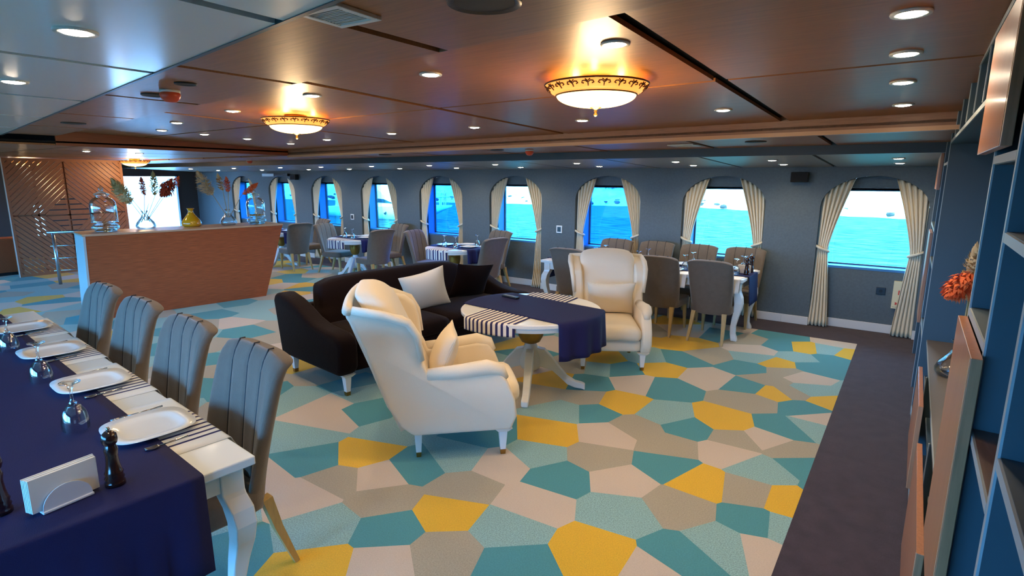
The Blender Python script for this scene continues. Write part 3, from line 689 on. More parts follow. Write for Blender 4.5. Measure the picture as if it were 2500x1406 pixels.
for sx in (-1, 1):
    MB().rbox(SL / 2 - .21, .74, .16, .06, 10, lambda p: Vector((p.x, p.y, p.z + .018 * (1 - (p.y / .4) ** 2) if p.z > 0 else p.z)), (sx * (SL / 4 - .10), .165, .425)).build('seat_cushion', velvet, sofa, smooth=True)
    prof = [(-.53, .19), (.50, .19), (.545, .26), (.555, .46), (.53, .53), (.45, .565), (.30, .575), (.14, .59), (-.02, .635), (-.18, .71), (-.33, .765), (-.50, .80), (-.60, .79), (-.63, .72)]
    MB().prism(prof, sx * (SL / 2 - .19), sx * SL / 2, 'x').build('arm', velvet, sofa, smooth=True, bevel=.045, segs=4)
def back_fn(p):
    v = max(0, (p.z + .31) / .62)
    k = 1 - .10 * v
    return Vector((p.x * (1 - .09 * v ** 1.5), p.y - .17 * v ** 1.2 + .02, p.z - (.05 * abs(p.x / 1.1) ** 4 if p.z > 0 else 0)))
MB().rbox(2.06, .24, .62, .08, 14, back_fn, (0, -.29, .60)).build('backrest', velvet, sofa, smooth=True)
MB().box(-SL / 2 + .08, SL / 2 - .08, -.54, -.44, .2, .66).build('back_panel', velvet, sofa, bevel=.02)
for sx in (-1, 1):
    for y in (-.46, .47): taper_leg(sofa, sx * (SL / 2 - .10), y, .20, .046, .026)
def pillow(name, label, w, h, d, mat):
    t = thing(name, label, 'cushion')
    def fn(p):
        u, v = p.x / (w / 2), p.z / (h / 2); e = max(0, 1 - abs(u) ** 2.4) * max(0, 1 - abs(v) ** 2.4)
        s = 1 + .05 * (abs(u) * abs(v)) ** 2 - .05 * (1 - abs(u) ** 2) * (abs(v) ** 3) - .05 * (1 - abs(v) ** 2) * abs(u) ** 3
        return Vector((p.x * s, math.copysign((.006 + d / 2 * max(0, e) ** .6), p.y) if abs(p.y) > 1e-6 else 0, p.z * s))
    MB().rbox(w, .02, h, .009, 14, fn).build('cover', mat, t, smooth=True)
    def edge(k):
        a = [(-1, -1), (1, -1), (1, 1), (-1, 1)]; q = k / 8; i = int(q) % 4; f = q - int(q); A_, B_ = a[i], a[(i + 1) % 4]
        u, v = A_[0] + (B_[0] - A_[0]) * f, A_[1] + (B_[1] - A_[1]) * f
        s = 1 + .05 * (abs(u) * abs(v)) ** 2 - .05 * (1 - abs(u) ** 2) * (abs(v) ** 3) - .05 * (1 - abs(v) ** 2) * abs(u) ** 3
        return (u * w / 2 * s, 0, v * h / 2 * s)
    MB().tube([edge(k) for k in range(33)], .005, 5, caps=False).build('piping', mat, t, smooth=True)
    return t
def put(o, loc, ex, ey, ez):
    o.rotation_mode = 'XYZ'; o.location = loc; o.rotation_euler = (ex, ey, ez); return o
sm = Matrix.Translation(sofa.location) @ Matrix.Rotation(SOFA_RZ, 4, 'Z')
def on_sofa(x, y, z): return tuple(sm @ Vector((x, y, z)))
put(pillow('cushion', 'cream square cushion leaning askew on the dark sofa', .46, .46, .16, cream_pillow), on_sofa(-.05, .05, .70), R(-20), R(14), SOFA_RZ - R(30))
put(pillow('cushion', 'dark brown velvet cushion in the far corner of the sofa', .46, .42, .16, velvet), on_sofa(-.80, -.02, .70), R(-22), R(-6), SOFA_RZ - R(12))

def make_wing_chair(label, loc, rz):
    t = thing('wing_armchair', label, 'armchair', loc, rz)
    side = [(-.30, .20), (.36, .20), (.40, .30), (.385, .42), (.34, .54), (.285, .625), (.20, .640), (.02, .615), (-.18, .605), (-.225, .70), (-.245, .86), (-.27, .96), (-.345, 1.02), (-.49, 1.05), (-.665, 1.085), (-.70, 1.05), (-.65, .96), (-.59, .80), (-.54, .62), (-.465, .42), (-.38, .27)]
    for sx in (-1, 1):
        m = MB(); m.prism(side, sx * .265, sx * .365, 'x')
        # the wing flares outward towards the top
        m.v = [(x * (1 + .10 * max(0, (z - .62) / .45) ** 1.3) + sx * (.012 * math.sin(PI * min(1, max(0, (z - .2) / .42)))), y, z) for x, y, z in m.v]
        m.build('side_panel', cream_fab, t, smooth=True, bevel=.034, segs=4)
        m = MB(); m.tube([(sx * .325, -.20, .610), (sx * .327, .02, .622), (sx * .33, .20, .645), (sx * .325, .285, .622), (sx * .32, .32, .56)], [.045, .054, .056, .050, .030], 12)
        m.build('arm_roll', cream_fab, t, smooth=True)
        m = MB(); m.tube([(sx * .37, -.23, .73), (sx * .385, -.255, .90), (sx * .395, -.31, .99), (sx * .405, -.46, 1.045), (sx * .40, -.65, 1.085)], [.018, .024, .028, .030, .026], 10); m.build('wing_roll', cream_fab, t, smooth=True)
    def bfn(p):
        v = max(0, (p.z + .36) / .72); w = 1 + .12 * v
        bow = .05 * max(0, v - .78) / .22 * (1 - (p.x / .3) ** 2)
        return Vector((p.x * w, p.y - .31 * v ** 1.15 - .05 * max(0, (v - .85) / .15) ** 2, p.z + bow))
    MB().rbox(.54, .20, .72, .07, 12, bfn, (0, -.235, .78)).build('backrest', cream_fab, t, smooth=True)
    m = MB(); m.grid(lambda u, v: (-.30 - .08 * v + (.60 + .16 * v) * u, -.37 - .31 * v ** .95 - .012 * math.sin(PI * u), .22 + .85 * v), 8, 10); m.build('outer_back', cream_fab, t, smooth=True, solid=.03)
    MB().tube([(-.41 + .82 * k / 10, -.68 - .018 * math.sin(PI * k / 10), 1.082 + .012 * math.sin(PI * k / 10)) for k in range(11)], .030, 10).build('top_roll', cream_fab, t, smooth=True)
    MB().rbox(.55, .66, .14, .04, 8, None, (0, .03, .275)).build('seat_base', cream_fab, t, smooth=True)
    MB().rbox(.535, .68, .17, .075, 12, lambda p: Vector((p.x, p.y + (.02 if p.y > .2 else 0), p.z + .025 * (1 - (p.x / .28) ** 2))), (0, .085, .405)).build('seat_cushion', cream_fab, t, smooth=True)
    for sx in (-1, 1):
        taper_leg(t, sx * .295, .31, .205, .045, .024); taper_leg(t, sx * .25, -.27, .21, .040, .022)
    return t
A1 = (-2.58, 2.90, 0); A1Z = R(-45); A2 = (-2.46, 5.22, 0); A2Z = R(-148)
arm1 = make_wing_chair('cream wing armchair seen from behind in front of the sofa', A1, A1Z)
arm2 = again(arm1, 'cream wing armchair facing the camera beyond the round table', A2, A2Z); arm2.scale = (1, 1, .94)
for nm, base, rz, lab in (('a', A1, A1Z, 'cream cushion inside the armchair seen from behind'), ('b', A2, A2Z, 'cream cushion on the seat of the armchair facing the camera')):
    mm = Matrix.Translation(base) @ Matrix.Rotation(rz, 4, 'Z')
    put(pillow('cushion', lab, .47, .37, .15, cream_pillow), tuple(mm @ Vector((0, -.075, .655))), R(-24), 0, rz)

def make_pedestal_table(label, loc, rz, RT=.63):
    t = thing('pedestal_table', label, 'table', loc, rz); k = RT / .63
    MB().lathe([(0, .700), (.50 * k, .700), (.555 * k, .690), (.565 * k, .672), (.595 * k, .672), (.605 * k, .700), (.600 * k, .712), (.628 * k, .718), (.63 * k, .742), (.622 * k, .75), (0, .75)], 64).build('tabletop', white_lac, t, smooth=False)
    MB().lathe([(.17, .70), (.17, .685), (.085, .675), (.075, .655), (.095, .645), (.112, .628), (.112, .615)], 32).build('column_neck', white_lac, t, smooth=True)
    MB().lathe([(.1125, .62), (.122, .605), (.124, .56), (.112, .49), (.085, .44), (.055, .425), (0, .425)], 32).build('gold_urn', gold, t, smooth=True)
    MB().lathe([(.05, .43), (.056, .41), (.075, .36), (.095, .30), (.10, .24), (.085, .19), (.04, .16), (0, .155)], 32).build('column_base', white_lac, t, smooth=True)
    for q in range(4):
        a = PI / 2 * q; pts = [(.06, .30), (.13, .285), (.20, .235), (.27, .16), (.34, .085), (.41, .05), (.47, .040), (.50, .028)]; hs = [.085, .085, .06, .045, .036, .030, .026, .026]; ws = [.038, .038, .036, .034, .032, .030, .032, .030]
        vs = []; fs = []
        for (r, z), h, w in zip(pts, hs, ws):
            for du, dz in ((-w, -h), (w, -h), (w, h), (-w, h)): vs.append((r * math.cos(a) - du * math.sin(a), r * math.sin(a) + du * math.cos(a), max(0, z + dz)))
        n = len(pts)
        for i in range(n - 1):
            for j in range(4): fs.append((4 * i + j, 4 * i + (j + 1) % 4, 4 * i + 4 + (j + 1) % 4, 4 * i + 4 + j))
        fs += [(0, 1, 2, 3), (4 * n - 1, 4 * n - 2, 4 * n - 3, 4 * n - 4)]
        MB().add(vs, fs).build('leg', white_lac, t, smooth=False, bevel=.008)
    return t
def round_runner(name, mat, RT, wid, drop_a, drop_b, z, loc, rz, axis='x', wave=0):
    """strip across a round top, hanging over the rim at both ends; narrow waves in the fall"""
    b = MB(); nw = 26; cols = []
    for j in range(nw + 1):
        w = -wid / 2 + wid * j / nw; e = math.sqrt(max(.02, (RT + .006) ** 2 - w * w)); col = []
        for k in range(7): col.append((-e - (.012 + .02 * wave * math.sin(j * .9)) * (1 if k < 6 else 1), z - .012 - drop_a * (6 - k) / 6)) if drop_a else None
        for k in range(21): col.append((-e + 2 * e * k / 20, z))
        for k in range(1, 8): col.append((e + .012 + (.05 * wave * (k / 7)) * (.6 + math.sin(j * .8)), z - .012 - drop_b * (k - 1) / 6)) if drop_b else None
        cols.append([(s, w, zz) for s, zz in col])
    m = len(cols[0]); vs = [((p[0], p[1], p[2]) if axis == 'x' else (p[1], p[0], p[2])) for c in cols for p in c]; fs = [(i * m + k, i * m + k + 1, (i + 1) * m + k + 1, (i + 1) * m + k) for i in range(nw) for k in range(m - 1)]
    return b.add(vs, fs).build(name, mat, None, smooth=True, solid=.003, loc=loc, rz=rz)
RTC = (-2.70, 4.08, 0)
rt0 = make_pedestal_table('white round pedestal table with gold urn between the armchairs', RTC, R(28))
all_stripe = stripes('navy_striped_runner', (230, 224, 212), (28, 30, 88), 0, -9, 9, .046, .45)
tag(round_runner('striped_runner', all_stripe, .63, .50, .095, .02, .7525, (RTC[0] - .06, RTC[1], 0), R(4), 'y'), 'navy and white striped runner crossing the round table', 'table runner')
tag(round_runner('navy_runner', navy, .63, .66, .02, .30, .757, (RTC[0], RTC[1] + .02, 0), R(-7), 'x', .35), 'navy runner over the round table, hanging down on its right', 'table runner')
rc = thing('remote_control', 'black remote control lying on the navy runner of the round table', 'remote control', (-3.07, 4.28, .760), R(-10))
MB().box(-.10, .10, -.026, .026, 0, .018).build('remote_body', black_pl, rc, bevel=.006)
for i in range(7):
    for j in range(3): MB().lathe([(0, .0200), (.0045, .0195), (.0050, .0175)], 8, (-.075 + .021 * i, -.014 + .014 * j, 0)).build('button', M('grey_rubber', (150, 150, 150), .6), rc)

# ------------------------------------------------------------------ long table by the windows
DT = (-2.88, 7.10, 0); DL, DW = 2.76, .86
long_table('white dining table with curved legs set by the right windows', DT, 0, DL, DW)
tag(draped('table_runner', navy, DL, .44, .758, .34, DT, 0, 'x', .02, .003, .30), 'navy runner along the dining table by the right windows', 'table runner')
for k, x in enumerate([-1.78, -2.40, -3.02, -3.66]):
    lab = ['nearest the right end', 'second from the right end', 'third from the right end', 'at the left end'][k]
    tag(draped('place_runner', stripes('white_mat_navy_edge', (234, 230, 222), (28, 30, 84), 0, -.185, -.135, .05, 1.0), DW, .40, .7525, .15, (x + .05, DT[1], 0), 0, 'y', .05, .002), 'white place runner on the table by the right windows, ' + lab, 'place runner', 'place runners on the window table')
    for yy, sd in ((6.84, 'sofa side'), (7.36, 'window side')):
        plate(x, yy, .7625, 0, 'white plate on the table by the right windows, %s, %s' % (sd, lab), 'plates on the window table')
        goblet(x + .13, yy + (.10 if yy < 7 else -.10), .7625, 'upturned goblet on the table by the right windows, %s, %s' % (sd, lab), 'goblets on the window table')
    if k != 2: chair(x - .04, 6.72, R(0), 'taupe chair, back to the camera, %s of the window table' % lab, 'chairs at the window table')
    chair(x, 7.63, R(180), 'taupe chair under the window sill, %s of the window table' % lab, 'chairs at the window table')
again(mill0, 'small dark pepper mill in front of the napkins on the window table', (-1.55, 7.02, .7615)); again(mill0, 'small dark pepper mill behind the napkins on the window table', (-1.55, 7.24, .7615))
again(nap0, 'white napkins in a holder on the window table', (-1.60, 7.13, .7615), R(0)).scale = (1, 1, 1)

# ------------------------------------------------------------------ small pedestal tables along the windows
for n, (tx, ty, nm) in enumerate([(-6.22, 7.05, 'behind the sofa'), (-8.72, 6.98, 'right of the bar'), (-11.15, 6.95, 'behind the bar end')]):
    o = again(rt0, 'small white pedestal dining table ' + nm, (tx, ty, 0), R(20)); o.scale = (.78, .78, 1)
    tag(round_runner('striped_runner', all_stripe, .49, .42, .15, .10, .7525, (tx - .05, ty, 0), R(8), 'y', .5), 'striped runner on the small table ' + nm, 'table runner', 'striped runners on the small tables')
    tag(round_runner('navy_runner', navy, .49, .40, .12, .22, .757, (tx, ty + .02, 0), R(-4), 'x', .5), 'navy runner on the small table ' + nm, 'table runner', 'navy runners on the small tables')
    for q, (dx, dy, w) in enumerate([(-.25, .05, 'left'), (.27, .05, 'right'), (.02, .30, 'window')]):
        plate(tx + dx, ty + dy, .7625, R(10), 'white plate at the %s side of the small table %s' % (w, nm), 'plates on the small tables')
    for q, (dx, dy, w) in enumerate([(-.10, -.14, 'left'), (.20, -.20, 'middle'), (.30, .24, 'right')][:3 if n == 0 else 2]):
        goblet(tx + dx, ty + dy, .7625, 'upturned goblet, %s one on the small table %s' % (w, nm), 'goblets on the small tables')
    for dx, dy, rz, w in [(-.72, .10, R(-80), 'left'), (.70, -.12, R(82), 'right'), (.28, .60, R(172), 'window')]:
        if n == 2 and dx < 0: continue
        chair(tx + dx, ty + dy, rz, 'taupe chair on the %s side of the small table %s' % (w, nm), 'chairs at the small tables')

# ------------------------------------------------------------------ bar counter and what stands on it
BRZ = math.atan2(.989, .15)
bar = thing('bar_counter', 'wood-fronted reception bar with a slanted right end', 'bar', (-8.66, 3.33, 0), BRZ)
MB().prism([(-.70, 0), (1.60, 0), (1.955, 1.125), (-.66, 1.125)], 0, .025, 'y').build('front_panel', bar_wood, bar)
MB().hexa([(-.72, -.004, 0), (-.695, -.004, 0), (-.695, .62, 0), (-.72, .62, 0)], [(-.68, -.004, 1.125), (-.655, -.004, 1.125), (-.655, .62, 1.125), (-.68, .62, 1.125)]).build('end_panel', bar_side, bar)
MB().hexa([(1.575, .025, 0), (1.60, .025, 0), (1.60, .60, 0), (1.575, .60, 0)], [(1.93, .025, 1.125), (1.955, .025, 1.125), (1.955, .60, 1.125), (1.93, .60, 1.125)]).build('end_panel', bar_wood, bar)
MB().box(-.69, 1.965, -.008, .66, 1.125, 1.150).build('counter_top', M('pale_bar_top', (182, 150, 122), .35, var=.1, vscale=4, grain=(1.4, 26, 26)), bar, bevel=.003)
bm_ = Matrix.Translation((-8.66, 3.33, 0)) @ Matrix.Rotation(BRZ, 4, 'Z')
BZ = 1.151
def make_jar(label, loc, k, filling):
    t = thing('bell_jar', label, 'glass jar', loc); t.scale = (k, k, k)
    MB().lathe([(0, .02), (.13, .02), (.17, .03), (.185, .07), (.165, .11), (.12, .13), (.12, .14), (.18, .145), (.18, .155), (0, .155)], 36).build('glass_base', glassy('greenish_glass', (.82, .92, .9), .12), t, smooth=True)
    MB().lathe([(0, 0), (.14, 0), (.15, .012), (.13, .022), (0, .022)], 32).build('foot', glassy('greenish_glass', (.82, .92, .9)), t, smooth=True)
    MB().lathe([(.165, .156), (.175, .17), (.176, .40), (.165, .46), (.13, .51), (.085, .535), (.08, .555), (.105, .565)], 40).build('glass_dome', clear, t, smooth=True)
    MB().lathe([(.105, .565), (.10, .585), (.06, .605), (.03, .62), (.022, .632), (.034, .65), (.03, .675), (.012, .69), (.008, .705), (0, .712)], 24).build('lid', glassy('greenish_glass', (.82, .92, .9)), t, smooth=True)
    if filling:
        for q in range(14):
            a = q * 2.4; r = .03 + .009 * q
            MB().lathe([(0, -.018), (.02, -.008), (.022, .006), (.012, .018), (0, .02)], 8, (r * math.cos(a), r * math.sin(a), .176)).build('gold_stone', gold, t, smooth=True)
    return t
make_jar('large clear bell jar on the left of the bar', tuple(bm_ @ Vector((-.36, .36, BZ))), .88, False)
make_jar('clear bell jar with golden stones on the right of the bar', tuple(bm_ @ Vector((1.66, .28, BZ))), .79, True)
def vase(label, loc, mat, k=1.0):
    t = thing('flask_vase', label, 'vase', loc); t.scale = (k, k, k)
    MB().lathe([(0, 0), (.10, 0), (.125, .02), (.13, .05), (.11, .10), (.065, .155), (.036, .20), (.032, .23), (.045, .255), (.052, .262), (.046, .258), (.028, .23), (.03, .20), (.06, .152), (.104, .10), (.124, .05), (.11, .01), (0, .008)], 32).build('vase_body', mat, t, smooth=True); return t
VA = tuple(bm_ @ Vector((.14, .44, BZ))); VG = tuple(bm_ @ Vector((.74, .42, BZ))); VB = tuple(bm_ @ Vector((1.24, .32, BZ)))
vase('clear flask vase with dried plumes near the bright doorway', VA, clear, 1.0)
vase('amber yellow flask vase in the middle of the bar', VG, M('amber_glass', (206, 150, 20), .12, coat=.6, spec=.8), 1.05)
vase('clear flask vase holding orange and beige plumes right on the bar', VB, clear, .95)
def plume(label, base, bend, tip, col, w, n=240, seed=1, group='dried pampas plumes'):
    """pampas stalk: base in the vase, bend where the plume starts, tip where it ends"""
    t = thing('pampas_plume', label, 'dried plume', base, 0, group); B0 = Vector(base); P1 = Vector(bend) - B0; P2 = Vector(tip) - B0
    MB().tube([(0, 0, 0), tuple(P1 * .5), tuple(P1), tuple(P1 + (P2 - P1) * .5)], [.005, .0045, .004, .003], 5).build('stalk', M('dry_stalk', (176, 146, 96), .8), t)
    rr = random.Random(seed); b = MB(); ax = (P2 - P1); Ln = ax.length; axn = ax.normalized()
    a1 = axn.orthogonal().normalized(); a2 = axn.cross(a1)
    for i in range(n):
        f = rr.random() ** .8; ang = rr.uniform(0, 2 * PI); rad = 1.7 * w * math.sin(PI * min(1, .12 + .88 * f)) ** .8
        p = P1 + ax * f * .9; o = (a1 * math.cos(ang) + a2 * math.sin(ang)); q = p + o * rad * rr.uniform(.5, 1) + axn * Ln * .16 + Vector((0, 0, -.35 * rad)); mid = (p + q) / 2 + o * rad * .25
        sd = axn.cross(o).normalized() * rr.uniform(.006, .014)
        b.add([tuple(p), tuple(mid - sd), tuple(mid + sd), tuple(q)], [(0, 1, 2), (1, 3, 2)])
    tag(b.build('plume_hair', M('plume_%d_%d_%d' % col, col, .9), t), kind='stuff'); return t
def off(v, x, y, z): return (v[0] + x, v[1] + y, v[2] + z)
beige, olive, rust, orange = (226, 202, 156), (178, 168, 112), (186, 78, 48), (240, 112, 56)
ax_ = VA[0]
plume('olive beige plume leaning over the left bell jar', off(VA, 0, 0, .12), (ax_ + .16, VA[1] - .20, 1.52), (ax_ + .30, VA[1] - .46, 1.87), (206, 196, 150), .075, 420, 2)
plume('rusty red plume upright above the doorway vase', off(VA, 0, -.01, .12), (ax_, 3.56, 1.62), (ax_, 3.545, 1.89), rust, .04, 220, 3)
plume('olive plume upright in the doorway vase', off(VA, 0, .01, .12), (ax_, 3.70, 1.62), (ax_, 3.71, 1.97), olive, .05, 260, 4)
plume('rusty plume drooping to the right of the doorway vase', off(VA, 0, .02, .12), (ax_ - .02, 3.98, 1.88), (ax_, 3.78, 1.62), rust, .085, 320, 5)
plume('orange plume tip right of the doorway vase', off(VA, .02, .02, .12), (ax_ - .02, 3.92, 1.72), (ax_, 4.06, 1.90), orange, .05, 200, 6)
bx_ = VB[0]
plume('large beige plume leaning left in the right vase', off(VB, 0, -.01, .12), (bx_, 4.40, 1.62), (bx_, 4.20, 1.98), beige, .085, 340, 7)
plume('slim beige plume upright in the right vase', off(VB, 0, 0, .12), (bx_, 4.56, 1.68), (bx_, 4.50, 1.95), beige, .045, 220, 8)
plume('bright orange plume upright in the right vase', off(VB, 0, .01, .12), (bx_, 4.64, 1.66), (bx_, 4.63, 1.90), orange, .042, 220, 9)
plume('bright orange plume leaning right from the right vase', off(VB, 0, .02, .12), (bx_, 4.86, 1.62), (bx_, 5.14, 1.80), orange, .045, 240, 10)
tw = thing('dry_twig', 'crossed bare twigs in the clear vase by the doorway', 'twig', off(VA, 0, 0, .10))
MB().tube([(0, .06, 0), (0, -.03, .15), (0, -.13, .32)], [.006, .005, .003], 5).build('twig', M('twig_bark', (84, 74, 66), .8), tw)
MB().tube([(.01, -.06, 0), (.01, .02, .14), (.01, .07, .27)], [.006, .005, .003], 5).build('twig', M('twig_bark', (84, 74, 66)), tw)

# steel rail behind the bar
rl = thing('steel_rail', 'chrome stair rail with horizontal bars left of the bar', 'railing', (-12.3, 3.30, 0), R(-20))
for y in (0, .42): MB().tube([(0, y, 0), (0, y, .92)], .026, 12).build('post', chrome, rl, smooth=True)
for z in (.25, .47, .69): MB().tube([(0, -.06, z), (0, .50, z)], .010, 8).build('rung', chrome, rl, smooth=True)
MB().tube([(0, -.08, .93), (0, .9, .93)], .026, 12).build('handrail', chrome, rl, smooth=True)

# pierced wooden screen
scr = thing('wood_screen', 'pierced wooden screen with diagonal slots left of the bar', 'screen', (-13.76, 3.08, 0))
SW, SH = 1.95, 2.235
fr = MB(); fr.box(-.025, .025, 0, .05, 0, SH); fr.box(-.025, .025, SW - .05, SW, 0, SH); fr.box(-.025, .025, .05, SW - .05, SH - .05, SH); fr.box(-.025, .025, .05, SW - .05, 0, .05); fr.build('screen_frame', screen_wood, scr)
MB().box(.0255, .030, -.004, .012, 0, SH).build('painted_lit_edge', white_pl, scr)  # light on the screen's left edge, put in as a white strip
cy, cz = SW * .48, SH * .52
def slat(poly):
    if len(poly) >= 3: MB().prism(poly, -.018, .018, 'x').build('slat', screen_wood, scr)
PIT, GAP = .104, .017
for qy in (-1, 1):
    for qz in (-1, 1):
        y0, y1 = (.05, cy - .012) if qy < 0 else (cy + .012, SW - .05); z0, z1 = (.05, cz - .012) if qz < 0 else (cz + .012, SH - .05)
        s = .42
        while s < 2.4:
            a, b_ = s, s + PIT - GAP
            p = [(y0, z0), (y1, z0), (y1, z1), (y0, z1)]
            c0 = qy * cy + qz * cz
            p = clip(p, qy, qz, b_ + c0); p = clip(p, -qy, -qz, -(a + c0)) if len(p) >= 3 else p
            if len(p) >= 3 and qy < 0 and qz > 0:          # upper left corner carries the opposite slant
                pass
            slat(p); s += PIT
zz = -.42
while zz < .42 - .02:
    h = .078
    for sg in (-1, 1):
        wl_ = lambda z: max(0, .405 - abs(z))
        p = [(cy + sg * .012, cz + zz), (cy + sg * max(.02, wl_(zz)), cz + zz), (cy + sg * max(.02, wl_(zz + h)), cz + zz + h), (cy + sg * .012, cz + zz + h)]
        slat(p)
    zz += .104
for y in (.45, 1.5): MB().box(-.032, -.019, y - .02, y + .02, .05, SH - .05).build('rear_batten', screen_wood, scr)
MB().box(-.032, -.019, cy - .03, cy + .03, .05, SH - .05).build('rear_batten', screen_wood, scr)
MB().box(-.032, -.019, .05, SW - .05, cz - .03, cz + .03).build('rear_batten', screen_wood, scr)
cb_ = thing('side_cabinet', 'low red-brown cabinet half hidden behind the screen edge', 'cabinet', (-14.4, 3.10, 0))
MB().box(-.2, .2, -.35, .18, .06, .72).build('body', bar_wood, cb_, bevel=.006); MB().box(.2, .212, -.33, .16, .10, .70).build('door', bar_wood, cb_, bevel=.003); MB().box(-.17, .17, -.32, .15, 0, .06).build('plinth', dark_gap, cb_)

# ------------------------------------------------------------------ tall shelf unit at the right
XS, XB = .165, .53
sh = thing('shelf_unit', 'tall dark blue-grey shelf unit with wooden doors along the right wall', 'shelf unit', (0, 0, 0))
def board(y0, y1, z0, z1, x0=XS, x1=XB, mat=shelf_mat, name='board', edge=True):
    o = MB().box(x0 + .004, x1, y0, y1, z0, z1).build(name, mat, sh)
    if edge: MB().box(x0, x0 + .004, y0 + .002, y1 - .002, z0 + .002, z1 - .002).build('edge_band', shelf_edge, o)
    return o
board(-1.2, 7.42, 2.385, 2.41)
for y, z0, z1 in ((-1.2, 0, 2.385), (0, 0, 2.385), (1.20, 0, 2.385), (1.60, 0, 2.385), (2.07, 0, 2.385), (5.38, 0, 2.385), (6.15, 0, 2.385), (7.40, 0, 2.385)): board(y, y + .025, z0, z1, name='upright')
for y in (2.45, 2.85, 3.30, 3.80, 4.35, 4.88): board(y, y + .02, 2.178, 2.385, name='divider')
for y0, y1, zs in ((2.095, 5.38, (2.15,)), (1.225, 1.60, (1.755,)), (1.625, 2.07, (1.93, 1.50)), (5.405, 6.15, (2.0, 1.2, .64)), (6.175, 7.40, (1.80, 1.43, .58)), (.025, 1.20, (2.0, 1.4, .8)), (-1.175, 0, (2.0, 1.4, .8))):
    for z in zs: board(y0, y1, z, z + .025, name='shelf')
board(1.225, 1.60, 1.30, 1.325, mat=shelf_wood, name='shelf')
board(2.095, 5.38, .62, .645, x0=.20, mat=M('grey_counter', (112, 104, 96), .5), name='counter')
board(2.095, 5.38, .06, .085, name='shelf'); board(2.095, 5.38, .33, .35, x0=.22, name='shelf')
board(1.225, 2.07, .06, .085, name='shelf'); board(1.225, 1.60, .70, .725, name='shelf')
for y in (3.25, 4.40): board(y, y + .02, .085, .62, x0=.19, name='divider')
def sdoor(y0, y1, z0, z1, label=None):
    o = MB().box(XS - .024, XS - .002, y0, y1, z0, z1).build('door', door_wood, sh, bevel=.0015)
    MB().box(XS - .0255, XS - .0245, y0 + .004, y0 + .007, z0, z1).build('door_edge', M('light_door_edge', (206, 156, 112), .4), o)
    return o
sdoor(1.70, 2.30, 1.965, 2.31); sdoor(1.56, 2.055, .80, 1.50); sdoor(6.28, 6.95, 1.80, 2.31); sdoor(6.22, 6.75, .60, 1.42); sdoor(3.55, 4.35, .22, .70); sdoor(2.18, 3.18, .09, .64); sdoor(-.9, -.2, .9, 1.6)
MB().box(XB, XB + .012, -1.2, 7.42, 0, 2.41).build('back_panel', shelf_mat, sh)
vs_ = (.34, 4.45, .6455)
vase('clear flask vase on the shelf counter', vs_, clear, .9)
plume('orange plume drooping in the dark shelf bay', off(vs_, 0, 0, .14), (.34, 4.40, 1.34), (.22, 4.30, 1.18), orange, .06, 240, 21, 'plumes in the shelf')
plume('pale beige plume standing in the dark shelf bay', off(vs_, .01, .01, .14), (.35, 4.46, 1.12), (.34, 4.44, 1.50), (206, 178, 130), .05, 260, 22, 'plumes in the shelf')
bx = thing('packet', 'small red packet standing on the lowest shelf board', 'packet', (.30, 3.38, .086)); MB().box(-.05, .05, -.03, .03, 0, .16).build('carton', M('red_carton', (140, 40, 28), .4), bx, bevel=.002); MB().box(-.051, .051, -.031, .031, .10, .13).build('gold_stripe', gold, bx)

# ------------------------------------------------------------------ ceiling and wall fittings
def smoke(label, x, y, z):
    t = thing('smoke_detector', label, 'smoke detector', (x, y, z), 0, 'orange smoke detectors')
    MB().lathe([(0, 0), (.05, 0), (.05, -.014), (0, -.014)], 24).build('base', white_pl, t, smooth=True)
    MB().lathe([(.046, -.012), (.052, -.025), (.045, -.045), (.028, -.062), (0, -.066)], 24).build('dome', orange_pl, t, smooth=True); return t
smoke('orange smoke detector on the near wood ceiling above the foreground table', -3.37, 1.51, ZN); smoke('orange smoke detector on the wood strip between lamps and windows', -3.79, 5.66, zB(5.66))
smoke('orange smoke detector far off above the bar end', -10.3, 5.9, zB(5.9)); smoke('orange smoke detector at the left edge above the screen', -9.6, 2.1, ZL)
def disc(label, x, y, z, r, mat):
    t = thing('ceiling_speaker', label, 'ceiling speaker', (x, y, z), 0, 'round ceiling fittings')
    MB().lathe([(r * .8, -.002), (r, -.008), (r * 1.02, 0), (0, 0)], 28).build('ring', mat, t, smooth=True)
    g = MB().lathe([(0, -.005), (r * .82, -.004)], 28).build('grille', M('dark_grille', (54, 50, 46), .8), t)
    return t
dgr = M('dark_bronze_plastic', (58, 52, 46), .5)
disc('black-rimmed white disc beside the near smoke detector', -3.06, 1.45, ZN, .05, black_pl); disc('flat bronze ceiling disc left of the near smoke detector', -3.62, 1.54, ZN, .07, dgr)
disc('bronze ceiling disc far left near the white ceiling edge', -6.09, 1.9, ZN, .09, dgr); disc('large dark round ceiling grille at the top picture edge', -1.0, 1.27, ZN, .10, black_pl)
disc('round grille on the wood strip before the second window from the right', -1.24, 5.54, zB(5.54), .09, dgr); disc('round grille on the wood strip above the sofa end', -6.29, 5.66, zB(5.66), .09, dgr); disc('round grille left of the far smoke detector', -4.15, 5.5, zB(5.5), .08, dgr)
